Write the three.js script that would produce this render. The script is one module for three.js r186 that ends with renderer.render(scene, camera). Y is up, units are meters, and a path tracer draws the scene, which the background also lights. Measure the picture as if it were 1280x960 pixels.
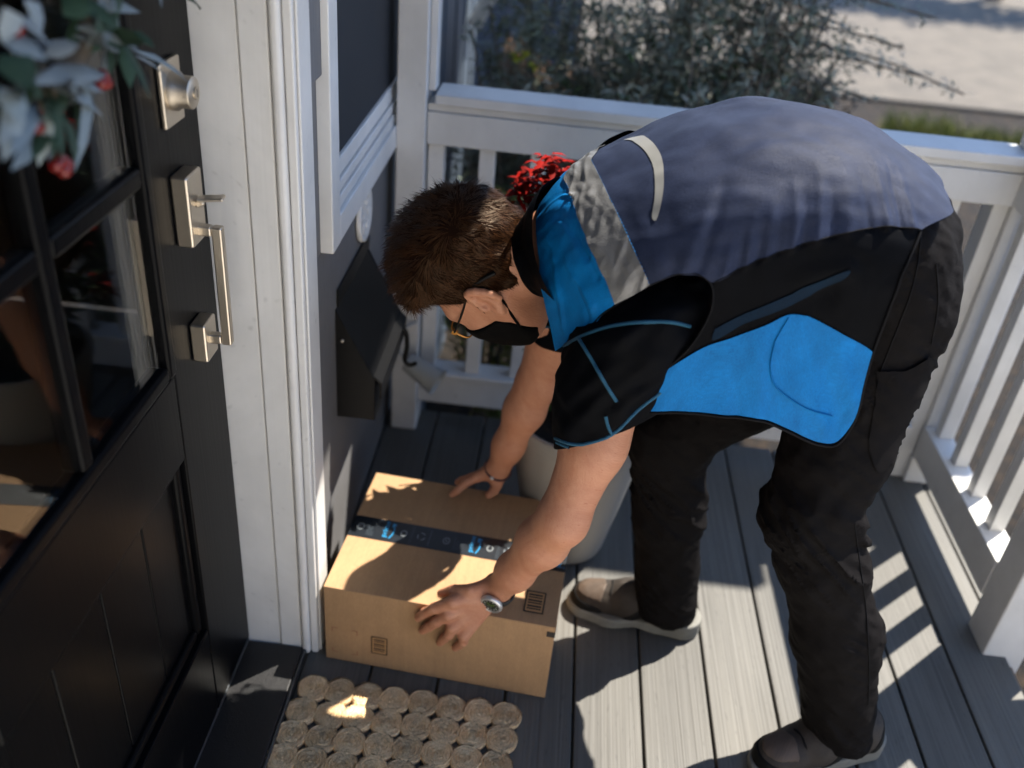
import * as THREE from 'three';
import { RoundedBoxGeometry } from 'three/addons/geometries/RoundedBoxGeometry.js';
import { mergeGeometries, mergeVertices, toCreasedNormals } from 'three/addons/utils/BufferGeometryUtils.js';
import { createNoise2D, createNoise3D } from 'simplex-noise';

// ---------------------------------------------------------------- camera, sky, sun, exposure
const scene = new THREE.Scene();
const camera = new THREE.PerspectiveCamera(45.224, 4 / 3, 0.05, 200);
camera.position.set(0, 1.595, 0);
camera.rotation.set(-0.564299, 0.0247658, 0.0993569, 'YXZ');
camera.focus = 1.53;
camera.userData.fStop = 1.9;
camera.updateMatrixWorld(true);
scene.add(camera);

const SUN = new THREE.Vector3(0.47, 1, -0.42).normalize();
{
  const W = 256, H = 128, d = new Float32Array(W * H * 4);
  for (let j = 0; j < H; j++) for (let i = 0; i < W; i++) {
    const el = ((j + 0.5) / H - 0.5) * Math.PI, az = ((i + 0.5) / W - 0.5) * 2 * Math.PI;
    const y = Math.sin(el), x = Math.cos(az) * Math.cos(el), z = Math.sin(az) * Math.cos(el);
    const c = Math.max(0, x * SUN.x + y * SUN.y + z * SUN.z), k = Math.pow(1 - Math.max(0, y), 3);
    const glow = 0.16 * Math.pow(c, 24) + 0.05 * Math.pow(c, 4), o = (j * W + i) * 4;
    const lo = y < 0 ? 0.4 : 1;
    d[o] = (0.105 + 0.40 * k + glow) * lo; d[o + 1] = (0.205 + 0.40 * k + glow) * lo; d[o + 2] = (0.43 + 0.33 * k + glow * 0.9) * lo; d[o + 3] = 1;
  }
  const sky = new THREE.DataTexture(d, W, H, THREE.RGBAFormat, THREE.FloatType);
  sky.mapping = THREE.EquirectangularReflectionMapping; sky.magFilter = sky.minFilter = THREE.LinearFilter; sky.needsUpdate = true;
  scene.background = sky; scene.environment = sky;
}
const sun = new THREE.DirectionalLight(new THREE.Color(1, 0.93, 0.82), 4.6);
sun.name = 'sun'; sun.target.position.set(0.3, 0, -1.6); sun.position.copy(SUN).multiplyScalar(20).add(sun.target.position);
sun.castShadow = true; sun.shadow.mapSize.set(4096, 4096); sun.shadow.radius = 1;
Object.assign(sun.shadow.camera, { left: -8, right: 8, top: 8, bottom: -8, near: 1, far: 60 });
scene.add(sun, sun.target);
const renderer = new THREE.WebGLRenderer({ antialias: true });
renderer.toneMapping = THREE.LinearToneMapping;
renderer.toneMappingExposure = 3.15;
renderer.shadowMap.enabled = true;

// ---------------------------------------------------------------- helpers
const V = (x, y, z) => new THREE.Vector3(x, y, z);
const lerp = THREE.MathUtils.lerp, clamp = THREE.MathUtils.clamp, sstep = (a, b, x) => { const t = clamp((x - a) / (b - a), 0, 1); return t * t * (3 - 2 * t); };
let seedState = 12345;
const rnd = () => { seedState = (seedState + 0x6d2b79f5) | 0; let t = Math.imul(seedState ^ (seedState >>> 15), 1 | seedState); t = (t + Math.imul(t ^ (t >>> 7), 61 | t)) ^ t; return ((t ^ (t >>> 14)) >>> 0) / 4294967296; };
const rr = (a, b) => a + (b - a) * rnd();
const noise2 = createNoise2D(rnd), noise3 = createNoise3D(rnd);
const taken = {};
const numbered = (n) => { if (!(n in taken)) { taken[n] = 0; return n; } taken[n]++; return n + '_' + String(taken[n]).padStart(3, '0'); };
// a pixel of the photograph (1280 x 960) gives a direction; the distance comes from the plane it is met with
const FPX = 1152.45;
const dirPx = (px, py) => V((px - 640) / FPX, -(py - 480) / FPX, -1).applyQuaternion(camera.quaternion);
const EYE = camera.position;
const atX = (px, py, c) => { const d = dirPx(px, py), t = (c - EYE.x) / d.x; return EYE.clone().addScaledVector(d, t); };
const atY = (px, py, c) => { const d = dirPx(px, py), t = (c - EYE.y) / d.y; return EYE.clone().addScaledVector(d, t); };
const atZ = (px, py, c) => { const d = dirPx(px, py), t = (c - EYE.z) / d.z; return EYE.clone().addScaledVector(d, t); };

function tag(o, label, category, group, kind) {
  if (label) o.userData.label = label;
  if (category) o.userData.category = category;
  if (group) o.userData.group = group;
  if (kind) o.userData.kind = kind;
  return o;
}
function thing(name, label, category, pos = [0, 0, 0], ry = 0, group) {
  const g = new THREE.Group(); g.name = numbered(name); g.position.set(...pos); g.rotation.y = ry; scene.add(g); return tag(g, label, category, group);
}
function structure(name) { const g = new THREE.Group(); g.name = numbered(name); g.userData.kind = 'structure'; scene.add(g); return g; }
function part(name, geo, mat, parent = scene) {
  const m = new THREE.Mesh(geo, mat); m.name = parent === scene ? numbered(name) : name; m.castShadow = m.receiveShadow = true; parent.add(m); return m;
}
const merge = (list) => mergeGeometries(list.map((g) => { const n = g.index ? g.toNonIndexed() : g; for (const k of Object.keys(n.attributes)) if (!['position', 'normal', 'uv'].includes(k)) n.deleteAttribute(k); if (!n.attributes.uv) n.setAttribute('uv', new THREE.BufferAttribute(new Float32Array(n.attributes.position.count * 2), 2)); return n; }));
// uv in metres, projected along the main axis of each face
function metric(geo, off = [0, 0]) {
  const g = geo.index ? geo.toNonIndexed() : geo, p = g.attributes.position, uv = new Float32Array(p.count * 2), a = V(), b = V(), c = V(), n = V();
  for (let i = 0; i < p.count; i += 3) {
    a.fromBufferAttribute(p, i); b.fromBufferAttribute(p, i + 1); c.fromBufferAttribute(p, i + 2);
    n.crossVectors(b.clone().sub(a), c.clone().sub(a)); const ax = Math.abs(n.x), ay = Math.abs(n.y), az = Math.abs(n.z);
    [a, b, c].forEach((q, k) => { const o = (i + k) * 2; if (ay >= ax && ay >= az) { uv[o] = q.x; uv[o + 1] = q.z; } else if (ax >= az) { uv[o] = q.z; uv[o + 1] = q.y; } else { uv[o] = q.x; uv[o + 1] = q.y; } uv[o] += off[0]; uv[o + 1] += off[1]; });
  }
  g.setAttribute('uv', new THREE.BufferAttribute(uv, 2)); return g;
}
// box from two corners with softened edges
function box(x0, x1, y0, y1, z0, z1, r = 0.003, off) {
  const w = Math.abs(x1 - x0), h = Math.abs(y1 - y0), d = Math.abs(z1 - z0), rad = Math.min(r, w * 0.45, h * 0.45, d * 0.45);
  const g = r > 0 ? new RoundedBoxGeometry(w, h, d, 1, rad) : new THREE.BoxGeometry(w, h, d);
  g.translate((x0 + x1) / 2, (y0 + y1) / 2, (z0 + z1) / 2); return metric(g, off);
}
function bar(a, b, w, h, r = 0.002, upHint = V(0, 1, 0)) {        // rectangular bar between two points
  const d = b.clone().sub(a), L = d.length(); d.normalize(); const s = V().crossVectors(upHint, d).normalize(), u = V().crossVectors(d, s);
  const g = metric(r > 0 ? new RoundedBoxGeometry(w, h, L, 1, Math.min(r, w * 0.45, h * 0.45)) : new THREE.BoxGeometry(w, h, L));
  return g.applyMatrix4(new THREE.Matrix4().makeBasis(s, u, d).setPosition(a.clone().add(b).multiplyScalar(0.5)));
}
const curve = (pts, closed = false) => new THREE.CatmullRomCurve3(pts, closed, 'centripetal');
const tube = (pts, r, seg = 40, rad = 8, closed = false) => new THREE.TubeGeometry(curve(pts, closed), seg, r, rad, closed);

// textures ------------------------------------------------------------------
function tex(w, h, fn, { srgb = true, sx = 1, sy = 1 } = {}) {     // fn(x, y) -> [r, g, b] 0..1, wraps
  const d = new Uint8Array(w * h * 4);
  for (let j = 0; j < h; j++) for (let i = 0; i < w; i++) { const c = fn(i / w, j / h), o = (j * w + i) * 4; d[o] = clamp(c[0], 0, 1) * 255; d[o + 1] = clamp(c[1], 0, 1) * 255; d[o + 2] = clamp(c[2], 0, 1) * 255; d[o + 3] = 255; }
  const t = new THREE.DataTexture(d, w, h); t.wrapS = t.wrapT = THREE.RepeatWrapping; t.magFilter = t.minFilter = THREE.LinearFilter; if (srgb) t.colorSpace = THREE.SRGBColorSpace; t.repeat.set(sx, sy); t.needsUpdate = true; return t;
}
// seamless noise on a torus
function pnoise(x, y, fx, fy, k = 0) {
  const a = x * 2 * Math.PI, b = y * 2 * Math.PI, ra = fx / (2 * Math.PI), rb = fy / (2 * Math.PI);
  return (noise3(Math.cos(a) * ra + k * 7.3, Math.sin(a) * ra + 3 * k, Math.cos(b) * rb) + noise3(Math.sin(b) * rb + 31.7 + k, Math.cos(a) * ra - 11, Math.sin(a) * ra + 5.1 + Math.cos(b) * rb)) * 0.6;
}
const fbm = (x, y, f, k = 0) => pnoise(x, y, f, f, k) * 0.5 + pnoise(x, y, f * 2.1, f * 2.1, k + 1) * 0.28 + pnoise(x, y, f * 4.3, f * 4.3, k + 2) * 0.16 + pnoise(x, y, f * 9, f * 9, k + 3) * 0.1;
const g3 = (v) => [v, v, v];
const white = 255;
const T = {};
T.deck = tex(256, 1024, (x, y) => { // u across a board, v along it (2 m)
  const st = pnoise(x, y, 46, 2.2, 1) * 0.5 + pnoise(x, y, 110, 5, 2) * 0.5, bl = fbm(x, y, 5, 4), sp = Math.max(0, pnoise(x, y, 70, 60, 5) - 0.62) * 1.2, v = 0.63 + st * 0.085 + bl * 0.07 - sp * 0.25;
  return [v * 1.0, v * 0.985, v * 0.95]; }, { sx: 1 / 0.5, sy: 1 / 2 });
T.deckBump = tex(256, 1024, (x, y) => g3(0.5 + pnoise(x, y, 60, 2.5, 7) * 0.3 + pnoise(x, y, 150, 6, 8) * 0.2), { srgb: false, sx: 1 / 0.5, sy: 1 / 2 });
T.paint = tex(512, 512, (x, y) => { const v = 0.93 + fbm(x, y, 6, 11) * 0.05 - Math.max(0, pnoise(x, y, 40, 40, 12) - 0.72) * 0.2; return [v, v * 0.995, v * 0.98]; }, { sx: 1.1, sy: 1.1 });
T.brush = tex(256, 512, (x, y) => g3(0.5 + pnoise(x, y, 70, 2, 15) * 0.28 + fbm(x, y, 6, 16) * 0.2), { srgb: false, sx: 2, sy: 1 });
T.speck = tex(512, 512, (x, y) => g3(0.5 + pnoise(x, y, 120, 120, 20) * 0.35 + fbm(x, y, 20, 21) * 0.3), { srgb: false, sx: 4, sy: 4 });
T.weave = tex(256, 256, (x, y) => g3(0.5 + 0.22 * Math.sin(x * Math.PI * 2 * 48) * Math.cos(y * Math.PI * 2 * 48) + pnoise(x, y, 60, 60, 25) * 0.25), { srgb: false, sx: 10, sy: 10 });
T.cloth = tex(512, 512, (x, y) => { const v = 0.86 + fbm(x, y, 9, 30) * 0.10 + pnoise(x, y, 200, 200, 33) * 0.08; return [v, v, v]; }, { sx: 3, sy: 3 });
T.kraft = tex(512, 512, (x, y) => { const v = 0.9 + fbm(x, y, 6, 40) * 0.05 + pnoise(x, y, 160, 40, 41) * 0.035 + pnoise(x, y, 34, 1.2, 42) * 0.02; return [v, v * 0.985, v * 0.97]; }, { sx: 2, sy: 2 });
T.fibre = tex(512, 512, (x, y) => { const v = 0.93 + pnoise(x, y, 30, 90, 50) * 0.16 + pnoise(x, y, 130, 130, 51) * 0.14 + fbm(x, y, 5, 52) * 0.12; return [v, v * 0.95, v * 0.86]; }, { sx: 5, sy: 5 });
T.skin = tex(512, 512, (x, y) => { const b = fbm(x, y, 8, 60), s = pnoise(x, y, 90, 90, 61), f = Math.max(0, pnoise(x, y, 55, 55, 62) - 0.72) * 1.3; return [0.93 + b * 0.05 + s * 0.02 - f * 0.25, 0.9 + b * 0.09 + s * 0.03 - f * 0.45, 0.88 + b * 0.1 + s * 0.03 - f * 0.5]; }, { sx: 4, sy: 4 });
T.concrete = tex(512, 512, (x, y) => { const v = 0.75 + fbm(x, y, 7, 70) * 0.16 + pnoise(x, y, 120, 120, 71) * 0.1; return [v, v * 0.97, v * 0.92]; }, { sx: 0.4, sy: 0.4 });
T.asphalt = tex(512, 512, (x, y) => { const v = 0.66 + fbm(x, y, 4, 90) * 0.12 + pnoise(x, y, 180, 180, 91) * 0.16 + Math.max(0, pnoise(x, y, 90, 90, 92) - 0.6) * 0.4; return [v, v * 0.955, v * 0.9]; }, { sx: 0.7, sy: 0.7 });
T.soil = tex(512, 512, (x, y) => { const v = 0.5 + fbm(x, y, 14, 75) * 0.5 + pnoise(x, y, 90, 90, 76) * 0.2; return [v, v * 0.86, v * 0.68]; }, { sx: 0.8, sy: 0.8 });
const rgb = (r, g, b) => new THREE.Color().setRGB(r, g, b);
const std = (o) => new THREE.MeshStandardMaterial(o), phy = (o) => new THREE.MeshPhysicalMaterial(o);
const M = {
  deck: [1, 0.9, 1.07, 0.96].map((k) => std({ color: rgb(0.225 * k, 0.221 * k, 0.212 * k), map: T.deck, bumpMap: T.deckBump, bumpScale: 0.0012, roughness: 0.62 })),
  joist: std({ color: rgb(0.20, 0.145, 0.095), roughness: 0.9 }),
  white: std({ color: rgb(0.71, 0.71, 0.715), map: T.paint, bumpMap: T.brush, bumpScale: 0.00025, roughness: 0.42 }),
  vinyl: std({ color: rgb(0.82, 0.82, 0.82), map: T.paint, roughness: 0.38 }),
  door: phy({ color: rgb(0.0026, 0.0027, 0.0032), specularIntensity: 0.14, bumpMap: T.brush, bumpScale: 0.0002, roughness: 0.32 }),
  siding: std({ color: rgb(0.155, 0.155, 0.165), map: T.paint, bumpMap: T.brush, bumpScale: 0.001, roughness: 0.6 }),
  sidingBlue: std({ color: rgb(0.075, 0.105, 0.15), map: T.paint, bumpMap: T.brush, bumpScale: 0.001, roughness: 0.65 }),
  glass: phy({ color: rgb(0.9, 0.92, 0.92), transmission: 1, thickness: 0, roughness: 0.02, ior: 1.45, specularIntensity: 0.7 }),
  glassWin: phy({ color: rgb(0.55, 0.6, 0.66), transmission: 1, thickness: 0, roughness: 0.06, ior: 1.5 }),
  screen: std({ color: rgb(0.008, 0.011, 0.016), roughness: 0.8 }),
  nickel: std({ color: rgb(0.56, 0.50, 0.42), metalness: 1, roughness: 0.34, bumpMap: T.speck, bumpScale: 0.0001 }),
  sill: std({ color: rgb(0.007, 0.007, 0.008), roughness: 0.45, bumpMap: T.speck, bumpScale: 0.0004 }),
  aluminium: std({ color: rgb(0.13, 0.14, 0.15), metalness: 1, roughness: 0.45 }),
  blackMetal: phy({ color: rgb(0.003, 0.003, 0.0033), specularIntensity: 0.4, roughness: 0.42, bumpMap: T.speck, bumpScale: 0.0001 }),
  stucco: std({ color: rgb(0.78, 0.75, 0.70), map: T.paint, roughness: 0.85 }),
  landing: std({ color: rgb(0.74, 0.715, 0.675), map: T.paint, roughness: 0.8 }),
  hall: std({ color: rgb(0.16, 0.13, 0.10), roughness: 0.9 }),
  soffit: std({ color: rgb(0.09, 0.08, 0.075), roughness: 0.7 }),
};
// ---------------------------------------------------------------- deck
const PITCH = 0.1452, J1 = -0.2725;
{
  const deck = structure('deck');
  let n = 0;
  const xs = []; for (let k = -1; k <= 9; k++) xs.push(J1 + k * PITCH);
  for (let k = 0; k < xs.length; k++) {
    const x0 = xs[k] + 0.0025, x1 = (k + 1 < xs.length ? xs[k + 1] : 1.178) - 0.0025;
    if (x1 - x0 < 0.02) continue;
    const g = box(x0, x1, -0.026, 0, -2.318 + rr(-0.002, 0.002), -0.8, 0.0035, [rr(0, 3), rr(0, 5)]);
    part('deck_board', g, M.deck[n++ % 4], deck);
  }
  const g2 = box(1.18, 1.3, -0.026, 0, -2.318, -1.69, 0.0035, [1.7, 0.4]); part('deck_board', g2, M.deck[1], deck);
  for (const z of [-2.25, -1.85, -1.45, -1.05, -0.83]) part('joist', box(-0.42, 1.16, -0.2, -0.03, z - 0.02, z + 0.02, 0), M.joist, deck);
  part('rim_joist', box(1.17, 1.20, -0.25, -0.03, -2.3, -0.82, 0), M.joist, deck);
  part('rim_joist', box(-0.42, 1.16, -0.25, -0.03, -2.33, -2.30, 0), M.joist, deck);
  part('landing', box(-0.42, 3.4, -0.45, -0.02, -0.79, 3.6, 0.006), M.landing, structure('front_landing'));
  // stair treads going down beside the post
  const st = structure('stairs');
  for (let i = 0; i < 2; i++) part('tread', box(1.21 + i * 0.28, 1.50 + i * 0.28, -0.21 - i * 0.17, -0.18 - i * 0.17, -1.6, -0.8, 0.004), M.deck[i], st);
}
// ---------------------------------------------------------------- house wall, entry room, door casing
{
  const w = thing('house_wall', 'dark grey painted house wall behind the black mailbox', 'wall');
  part('lower_panel', box(-0.46, -0.42, -0.3, 0.8445, -2.75, -1.43, 0.002), M.siding, w);
  part('lower_panel', box(-0.46, -0.42, 0.845, 1.172, -1.5645, -1.43, 0.002), M.siding, w); part('upper_panel', box(-0.46, -0.409, 1.174, 3.0, -1.5645, -1.43, 0.003), M.siding, w);
  part('end_panel', box(-0.46, -0.42, 0.845, 3.0, -2.75, -2.4605, 0.002), M.siding, w); part('head_panel', box(-0.46, -0.42, 2.001, 3.0, -2.46, -1.565, 0.002), M.siding, w);
  part('side_wall', box(-0.46, -0.42, -0.3, 3.0, -0.29, 0.5, 0.002), M.siding, w);
  part('header_wall', box(-0.46, -0.42, 2.2, 3.0, -1.428, -0.292, 0.002), M.siding, w);
  const room = structure('entry_hall');
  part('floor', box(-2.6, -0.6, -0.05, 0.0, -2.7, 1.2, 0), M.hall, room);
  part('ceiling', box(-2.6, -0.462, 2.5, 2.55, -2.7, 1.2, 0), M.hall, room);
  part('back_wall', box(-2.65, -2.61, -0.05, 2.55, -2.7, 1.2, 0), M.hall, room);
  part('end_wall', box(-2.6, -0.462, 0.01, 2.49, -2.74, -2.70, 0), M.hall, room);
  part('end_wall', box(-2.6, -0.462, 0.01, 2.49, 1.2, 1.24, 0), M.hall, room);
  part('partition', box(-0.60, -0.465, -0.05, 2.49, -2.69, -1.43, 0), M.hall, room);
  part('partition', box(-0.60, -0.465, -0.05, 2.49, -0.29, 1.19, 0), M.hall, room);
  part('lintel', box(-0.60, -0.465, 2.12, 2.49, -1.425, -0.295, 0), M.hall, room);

  const c = thing('door_casing', 'white painted casing and jamb beside the black door', 'door frame');
  for (const s of [1, -1]) { // -1: the far side of the opening, behind the camera's left
    const Z = (z) => s > 0 ? z : -1.76 - z + 0.0;  // mirror about z = -0.88
    const zb = (a, b) => [Math.min(Z(a), Z(b)), Math.max(Z(a), Z(b))];
    const B = (n, x0, x1, z0, z1, r) => { const q = zb(z0, z1); part(n, box(x0, x1, 0.001, 2.09, q[0], q[1], r), M.white, c); };
    B('jamb', -0.60, -0.474, -1.425, -1.3475, 0.003);
    B('door_stop', -0.4735, -0.428, -1.425, -1.344, 0.004);
    B('casing_bead', -0.4275, -0.409, -1.425, -1.338, 0.0085);
    B('casing_edge', -0.4085, -0.393, -1.425, -1.346, 0.004);
    B('casing_board', -0.3928, -0.388, -1.42, -1.356, 0.002);
  }
  part('head_jamb', box(-0.60, -0.40, 2.091, 2.19, -1.425, -0.335, 0.003), M.white, c);
  const s = thing('door_threshold', 'black door threshold with a metal nosing under the black door', 'threshold');
  part('sill', box(-0.60, -0.424, 0.002, 0.021, -1.343, -0.42, 0.004), M.sill, s);
  part('nosing', box(-0.4235, -0.4165, 0.002, 0.018, -1.343, -0.42, 0.003), M.aluminium, s);
  part('sweep_rail', box(-0.552, -0.541, 0.0215, 0.031, -1.343, -0.42, 0.003), M.aluminium, s);
}
// ---------------------------------------------------------------- front door
{
  const d = thing('front_door', 'black front door with glass lites and silver handle', 'door');
  const X0 = -0.585, X1 = -0.54, zN = -1.342, zF = -0.418;      // door leaf, hinge side towards the camera
  const B = (n, y0, y1, z0, z1, x0 = X0, x1 = X1, r = 0.004) => part(n, box(x0, x1, y0, y1, z0, z1, r), M.door, d);
  const gz0 = -1.15, gz1 = -0.61;
  B('stile', 0.034, 2.05, zN, gz0 - 0.0005); B('stile', 0.034, 2.05, gz1 + 0.0005, zF);
  B('bottom_rail', 0.034, 0.262, gz0, gz1); B('lock_rail', 0.655, 0.815, gz0, gz1); B('top_rail', 1.86, 2.05, gz0, gz1);
  // recessed planks of the lower panel
  const pw = (gz1 - gz0) / 4;
  for (let i = 0; i < 4; i++) B('panel_plank', 0.255, 0.66, gz0 + i * pw + 0.0012, gz0 + (i + 1) * pw - 0.0012, -0.578, -0.560, 0.003);
  const frame = (n, y0, y1, z0, z1, w, x1, r) => { B(n, y0, y1, z0, z0 + w, -0.57, x1, r); B(n, y0, y1, z1 - w, z1, -0.57, x1, r); B(n, y0, y0 + w, z0 + w, z1 - w, -0.57, x1 - 0.0005, r); B(n, y1 - w, y1, z0 + w, z1 - w, -0.57, x1 - 0.0005, r); };
  frame('panel_moulding', 0.262, 0.655, gz0 - 0.0, gz1, 0.022, -0.5485, 0.008);
  frame('glazing_bead', 0.815, 1.86, gz0 - 0.006, gz1 + 0.006, 0.026, -0.536, 0.007);
  const zm = (gz0 + gz1) / 2;
  B('muntin', 0.8415, 1.833, zm - 0.014, zm + 0.014, -0.57, -0.5375, 0.007);
  for (const y of [1.135, 1.455]) { B('muntin', y - 0.015, y + 0.015, gz0 + 0.0205, zm - 0.0145, -0.57, -0.538, 0.007); B('muntin', y - 0.015, y + 0.015, zm + 0.0145, gz1 - 0.0205, -0.57, -0.538, 0.007); }
  const ys = [[0.845, 1.12], [1.15, 1.44], [1.47, 1.83]];
  for (const [a, b] of ys) for (const [p, q] of [[gz0 + 0.012, zm - 0.01], [zm + 0.01, gz1 - 0.012]]) part('glass_pane', box(-0.5505, -0.5465, a, b, p, q, 0), M.glass, d);
  // hardware
  const H = (n, g) => part(n, g, M.nickel, d);
  const db = H('deadbolt', merge([box(-0.54, -0.532, 1.173, 1.261, -1.275, -1.209, 0.003)]));
  const cyl = new THREE.LatheGeometry([[0, 0.032], [0.012, 0.032], [0.0145, 0.0305], [0.0205, 0.030], [0.022, 0.028], [0.022, 0.014], [0.0265, 0.009], [0.0265, 0]].map((p) => new THREE.Vector2(...p)), 40);
  cyl.rotateZ(-Math.PI / 2).translate(-0.533, 1.219, -1.242); part('cylinder', cyl, M.nickel, db);
  const key = new THREE.CylinderGeometry(0.0085, 0.0085, 0.003, 24); key.rotateZ(-Math.PI / 2).translate(-0.5, 1.219, -1.242); const kf = part('key_face', key, M.nickel, db); part('keyhole', box(-0.4985, -0.4982, 1.2135, 1.2245, -1.2428, -1.2412, 0), M.blackMetal, db);
  const hz = -1.240;
  H('handle_plate', box(-0.54, -0.514, 0.998, 1.106, hz - 0.028, hz + 0.028, 0.004));
  H('thumb_lever', bar(V(-0.512, 1.066, hz), V(-0.474, 1.070, hz - 0.004), 0.020, 0.0055, 0.0025)); H('lever_post', bar(V(-0.516, 1.056, hz), V(-0.504, 1.064, hz), 0.009, 0.012, 0.004));
  H('handle_plate', box(-0.54, -0.514, 0.797, 0.864, hz - 0.027, hz + 0.021, 0.004));
  H('grip', merge([bar(V(-0.487, 0.826, hz), V(-0.487, 1.026, hz), 0.016, 0.016, 0.003, V(1, 0, 0)), bar(V(-0.518, 1.018, hz), V(-0.4953, 1.018, hz), 0.0158, 0.0158, 0.003), bar(V(-0.518, 0.834, hz), V(-0.4953, 0.834, hz), 0.0158, 0.0158, 0.003)]));
}
// ---------------------------------------------------------------- window in the wall
{
  const w = thing('window', 'white framed window with a dark insect screen in the grey wall', 'window');
  const y0 = 0.845, z0 = -1.565, z1 = -2.46, top = 2.0;
  const B = (n, ya, yb, za, zb, xa, xb, m = M.vinyl, r = 0.003) => part(n, box(xa, xb, ya, yb, Math.min(za, zb), Math.max(za, zb), r), m, w);
  B('casing', y0, top, z0, z0 - 0.06, -0.43, -0.396); B('casing', y0, top, z1 + 0.06, z1, -0.43, -0.396);
  B('casing', y0, y0 + 0.055, z0 - 0.0605, z1 + 0.0605, -0.43, -0.3965); B('casing', top - 0.06, top, z0 - 0.0605, z1 + 0.0605, -0.43, -0.3965);
  B('sill_track', y0 + 0.0555, y0 + 0.08, z0 - 0.0605, z1 + 0.0605, -0.44, -0.404); B('sill_track', y0 + 0.084, y0 + 0.106, z0 - 0.0605, z1 + 0.0605, -0.44, -0.407);
  B('sash', y0 + 0.11, y0 + 0.145, z0 - 0.063, z1 + 0.063, -0.44, -0.411); B('sash', y0 + 0.1455, top - 0.07, z0 - 0.063, z0 - 0.103, -0.44, -0.4115); B('sash', y0 + 0.1455, top - 0.07, z1 + 0.103, z1 + 0.063, -0.44, -0.4115);
  B('insect_screen', y0 + 0.1455, top - 0.07, z0 - 0.1035, z1 + 0.1035, -0.419, -0.4185, M.screen, 0);
  B('blind', y0 + 0.14, top - 0.07, z0 - 0.1, z1 + 0.1, -0.45, -0.448, M.screen, 0);
}
// ---------------------------------------------------------------- railings
function baluster(a, b, t) { return bar(a, b, t, t, 0.002, Math.abs(b.y - a.y) > 0.5 ? V(1, 0, 0) : V(0, 1, 0)); }
{
  const r = thing('porch_railing', 'white porch railing with square balusters in front of the shrubs', 'railing', [0, 0, 0], 0, 'white porch railings');
  const zc = -2.275;
  part('corner_post', box(-0.398, -0.326, 0.001, 3.0, -2.30, -2.205, 0.004), M.white, r);
  part('post_trim', box(-0.3255, -0.308, 0.985, 3.0, -2.29, -2.235, 0.003), M.white, r);
  part('corner_post', box(1.125, 1.215, -0.3, 1.05, -2.325, -2.235, 0.004), M.white, r);
  part('post_trim', box(1.085, 1.1245, 0.001, 0.86, -2.315, -2.25, 0.003), M.white, r);
  part('post_base', box(1.118, 1.222, 0.001, 0.09, -2.332, -2.228, 0.004), M.white, r);
  part('cap_rail', box(-0.3075, 1.1245, 0.955, 0.982, -2.336, -2.218, 0.005), M.white, r);
  part('shadow_rail', box(-0.325, 1.1245, 0.937, 0.9548, -2.30, -2.235, 0.002), M.white, r);
  part('top_rail', box(-0.325, 1.1245, 0.855, 0.9365, -2.30, -2.228, 0.003), M.white, r);
  part('bottom_rail', box(-0.325, 1.0845, 0.09, 0.178, -2.30, -2.23, 0.003), M.white, r);
  part('bottom_shelf', box(-0.325, 1.0845, 0.1782, 0.194, -2.305, -2.222, 0.003), M.white, r);
  for (let k = 0; k < 11; k++) { const x = -0.302 + k * 0.1285; part('baluster', bar(V(x, 0.1945, zc + 0.012), V(x, 0.8548, zc + 0.012), 0.04, 0.04, 0.002, V(1, 0, 0)), M.white, r); }

  const q = thing('side_railing', 'white side railing with square balusters ending at the thick end post', 'railing', [0, 0, 0], 0, 'white porch railings');
  const xc = 1.15;
  part('end_post', box(1.12, 1.218, -0.4, 1.06, -1.675, -1.574, 0.005), M.white, q);
  part('cap_rail', box(1.108, 1.226, 0.955, 0.982, -2.2345, -1.6755, 0.005), M.white, q);
  part('top_rail', box(xc - 0.033, xc + 0.033, 0.858, 0.9545, -2.2345, -1.6755, 0.003), M.white, q);
  part('bottom_rail', box(xc - 0.033, xc + 0.033, 0.095, 0.2, -2.2275, -1.6755, 0.003), M.white, q);
  for (let k = 0; k < 4; k++) { const z = -2.19 + k * 0.1285; part('baluster', bar(V(xc + 0.008, 0.2, z), V(xc + 0.008, 0.8578, z), 0.035, 0.035, 0.002, V(0, 0, 1)), M.white, q); }

  const s = thing('stair_railing', 'white stair railing running down from the thick end post', 'railing', [0, 0, 0], 0, 'white porch railings');
  const yb = (x) => 0.25 - 0.65 * (x - 1.25), zs = -1.625;
  part('bottom_rail', bar(V(1.22, yb(1.22), zs), V(2.1, yb(2.1), zs), 0.06, 0.07), M.white, s);
  part('top_rail', bar(V(1.22, yb(1.22) + 0.50, zs), V(2.1, yb(2.1) + 0.50, zs), 0.09, 0.22), M.white, s);
  for (let k = 0; k < 6; k++) { const x = 1.30 + k * 0.13; part('baluster', bar(V(x, yb(x) + 0.02, zs), V(x, yb(x) + 0.4, zs), 0.038, 0.038, 0.002, V(0, 0, 1)), M.white, s); }
}
// ---------------------------------------------------------------- roof above (out of frame, it casts the shade)
{
  const r = thing('porch_roof', 'roof of the house above the porch, casting its shade on the deck', 'roof');
  const flat = (pts, y0, y1) => { const s = new THREE.Shape(pts.map(([x, z]) => new THREE.Vector2(x, -z))); const g = new THREE.ExtrudeGeometry(s, { depth: y1 - y0, bevelEnabled: false }); g.rotateX(-Math.PI / 2).translate(0, y0, 0); return metric(g); };
  part('soffit', flat([[-0.419, -4.5], [2.3, -4.5], [2.3, -3.01], [1.84, -3.01], [1.84, -2.80], [0.605, -2.80], [0.605, 0.1], [-0.419, 0.1]], 2.55, 2.62), M.soffit, r);
}

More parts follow.
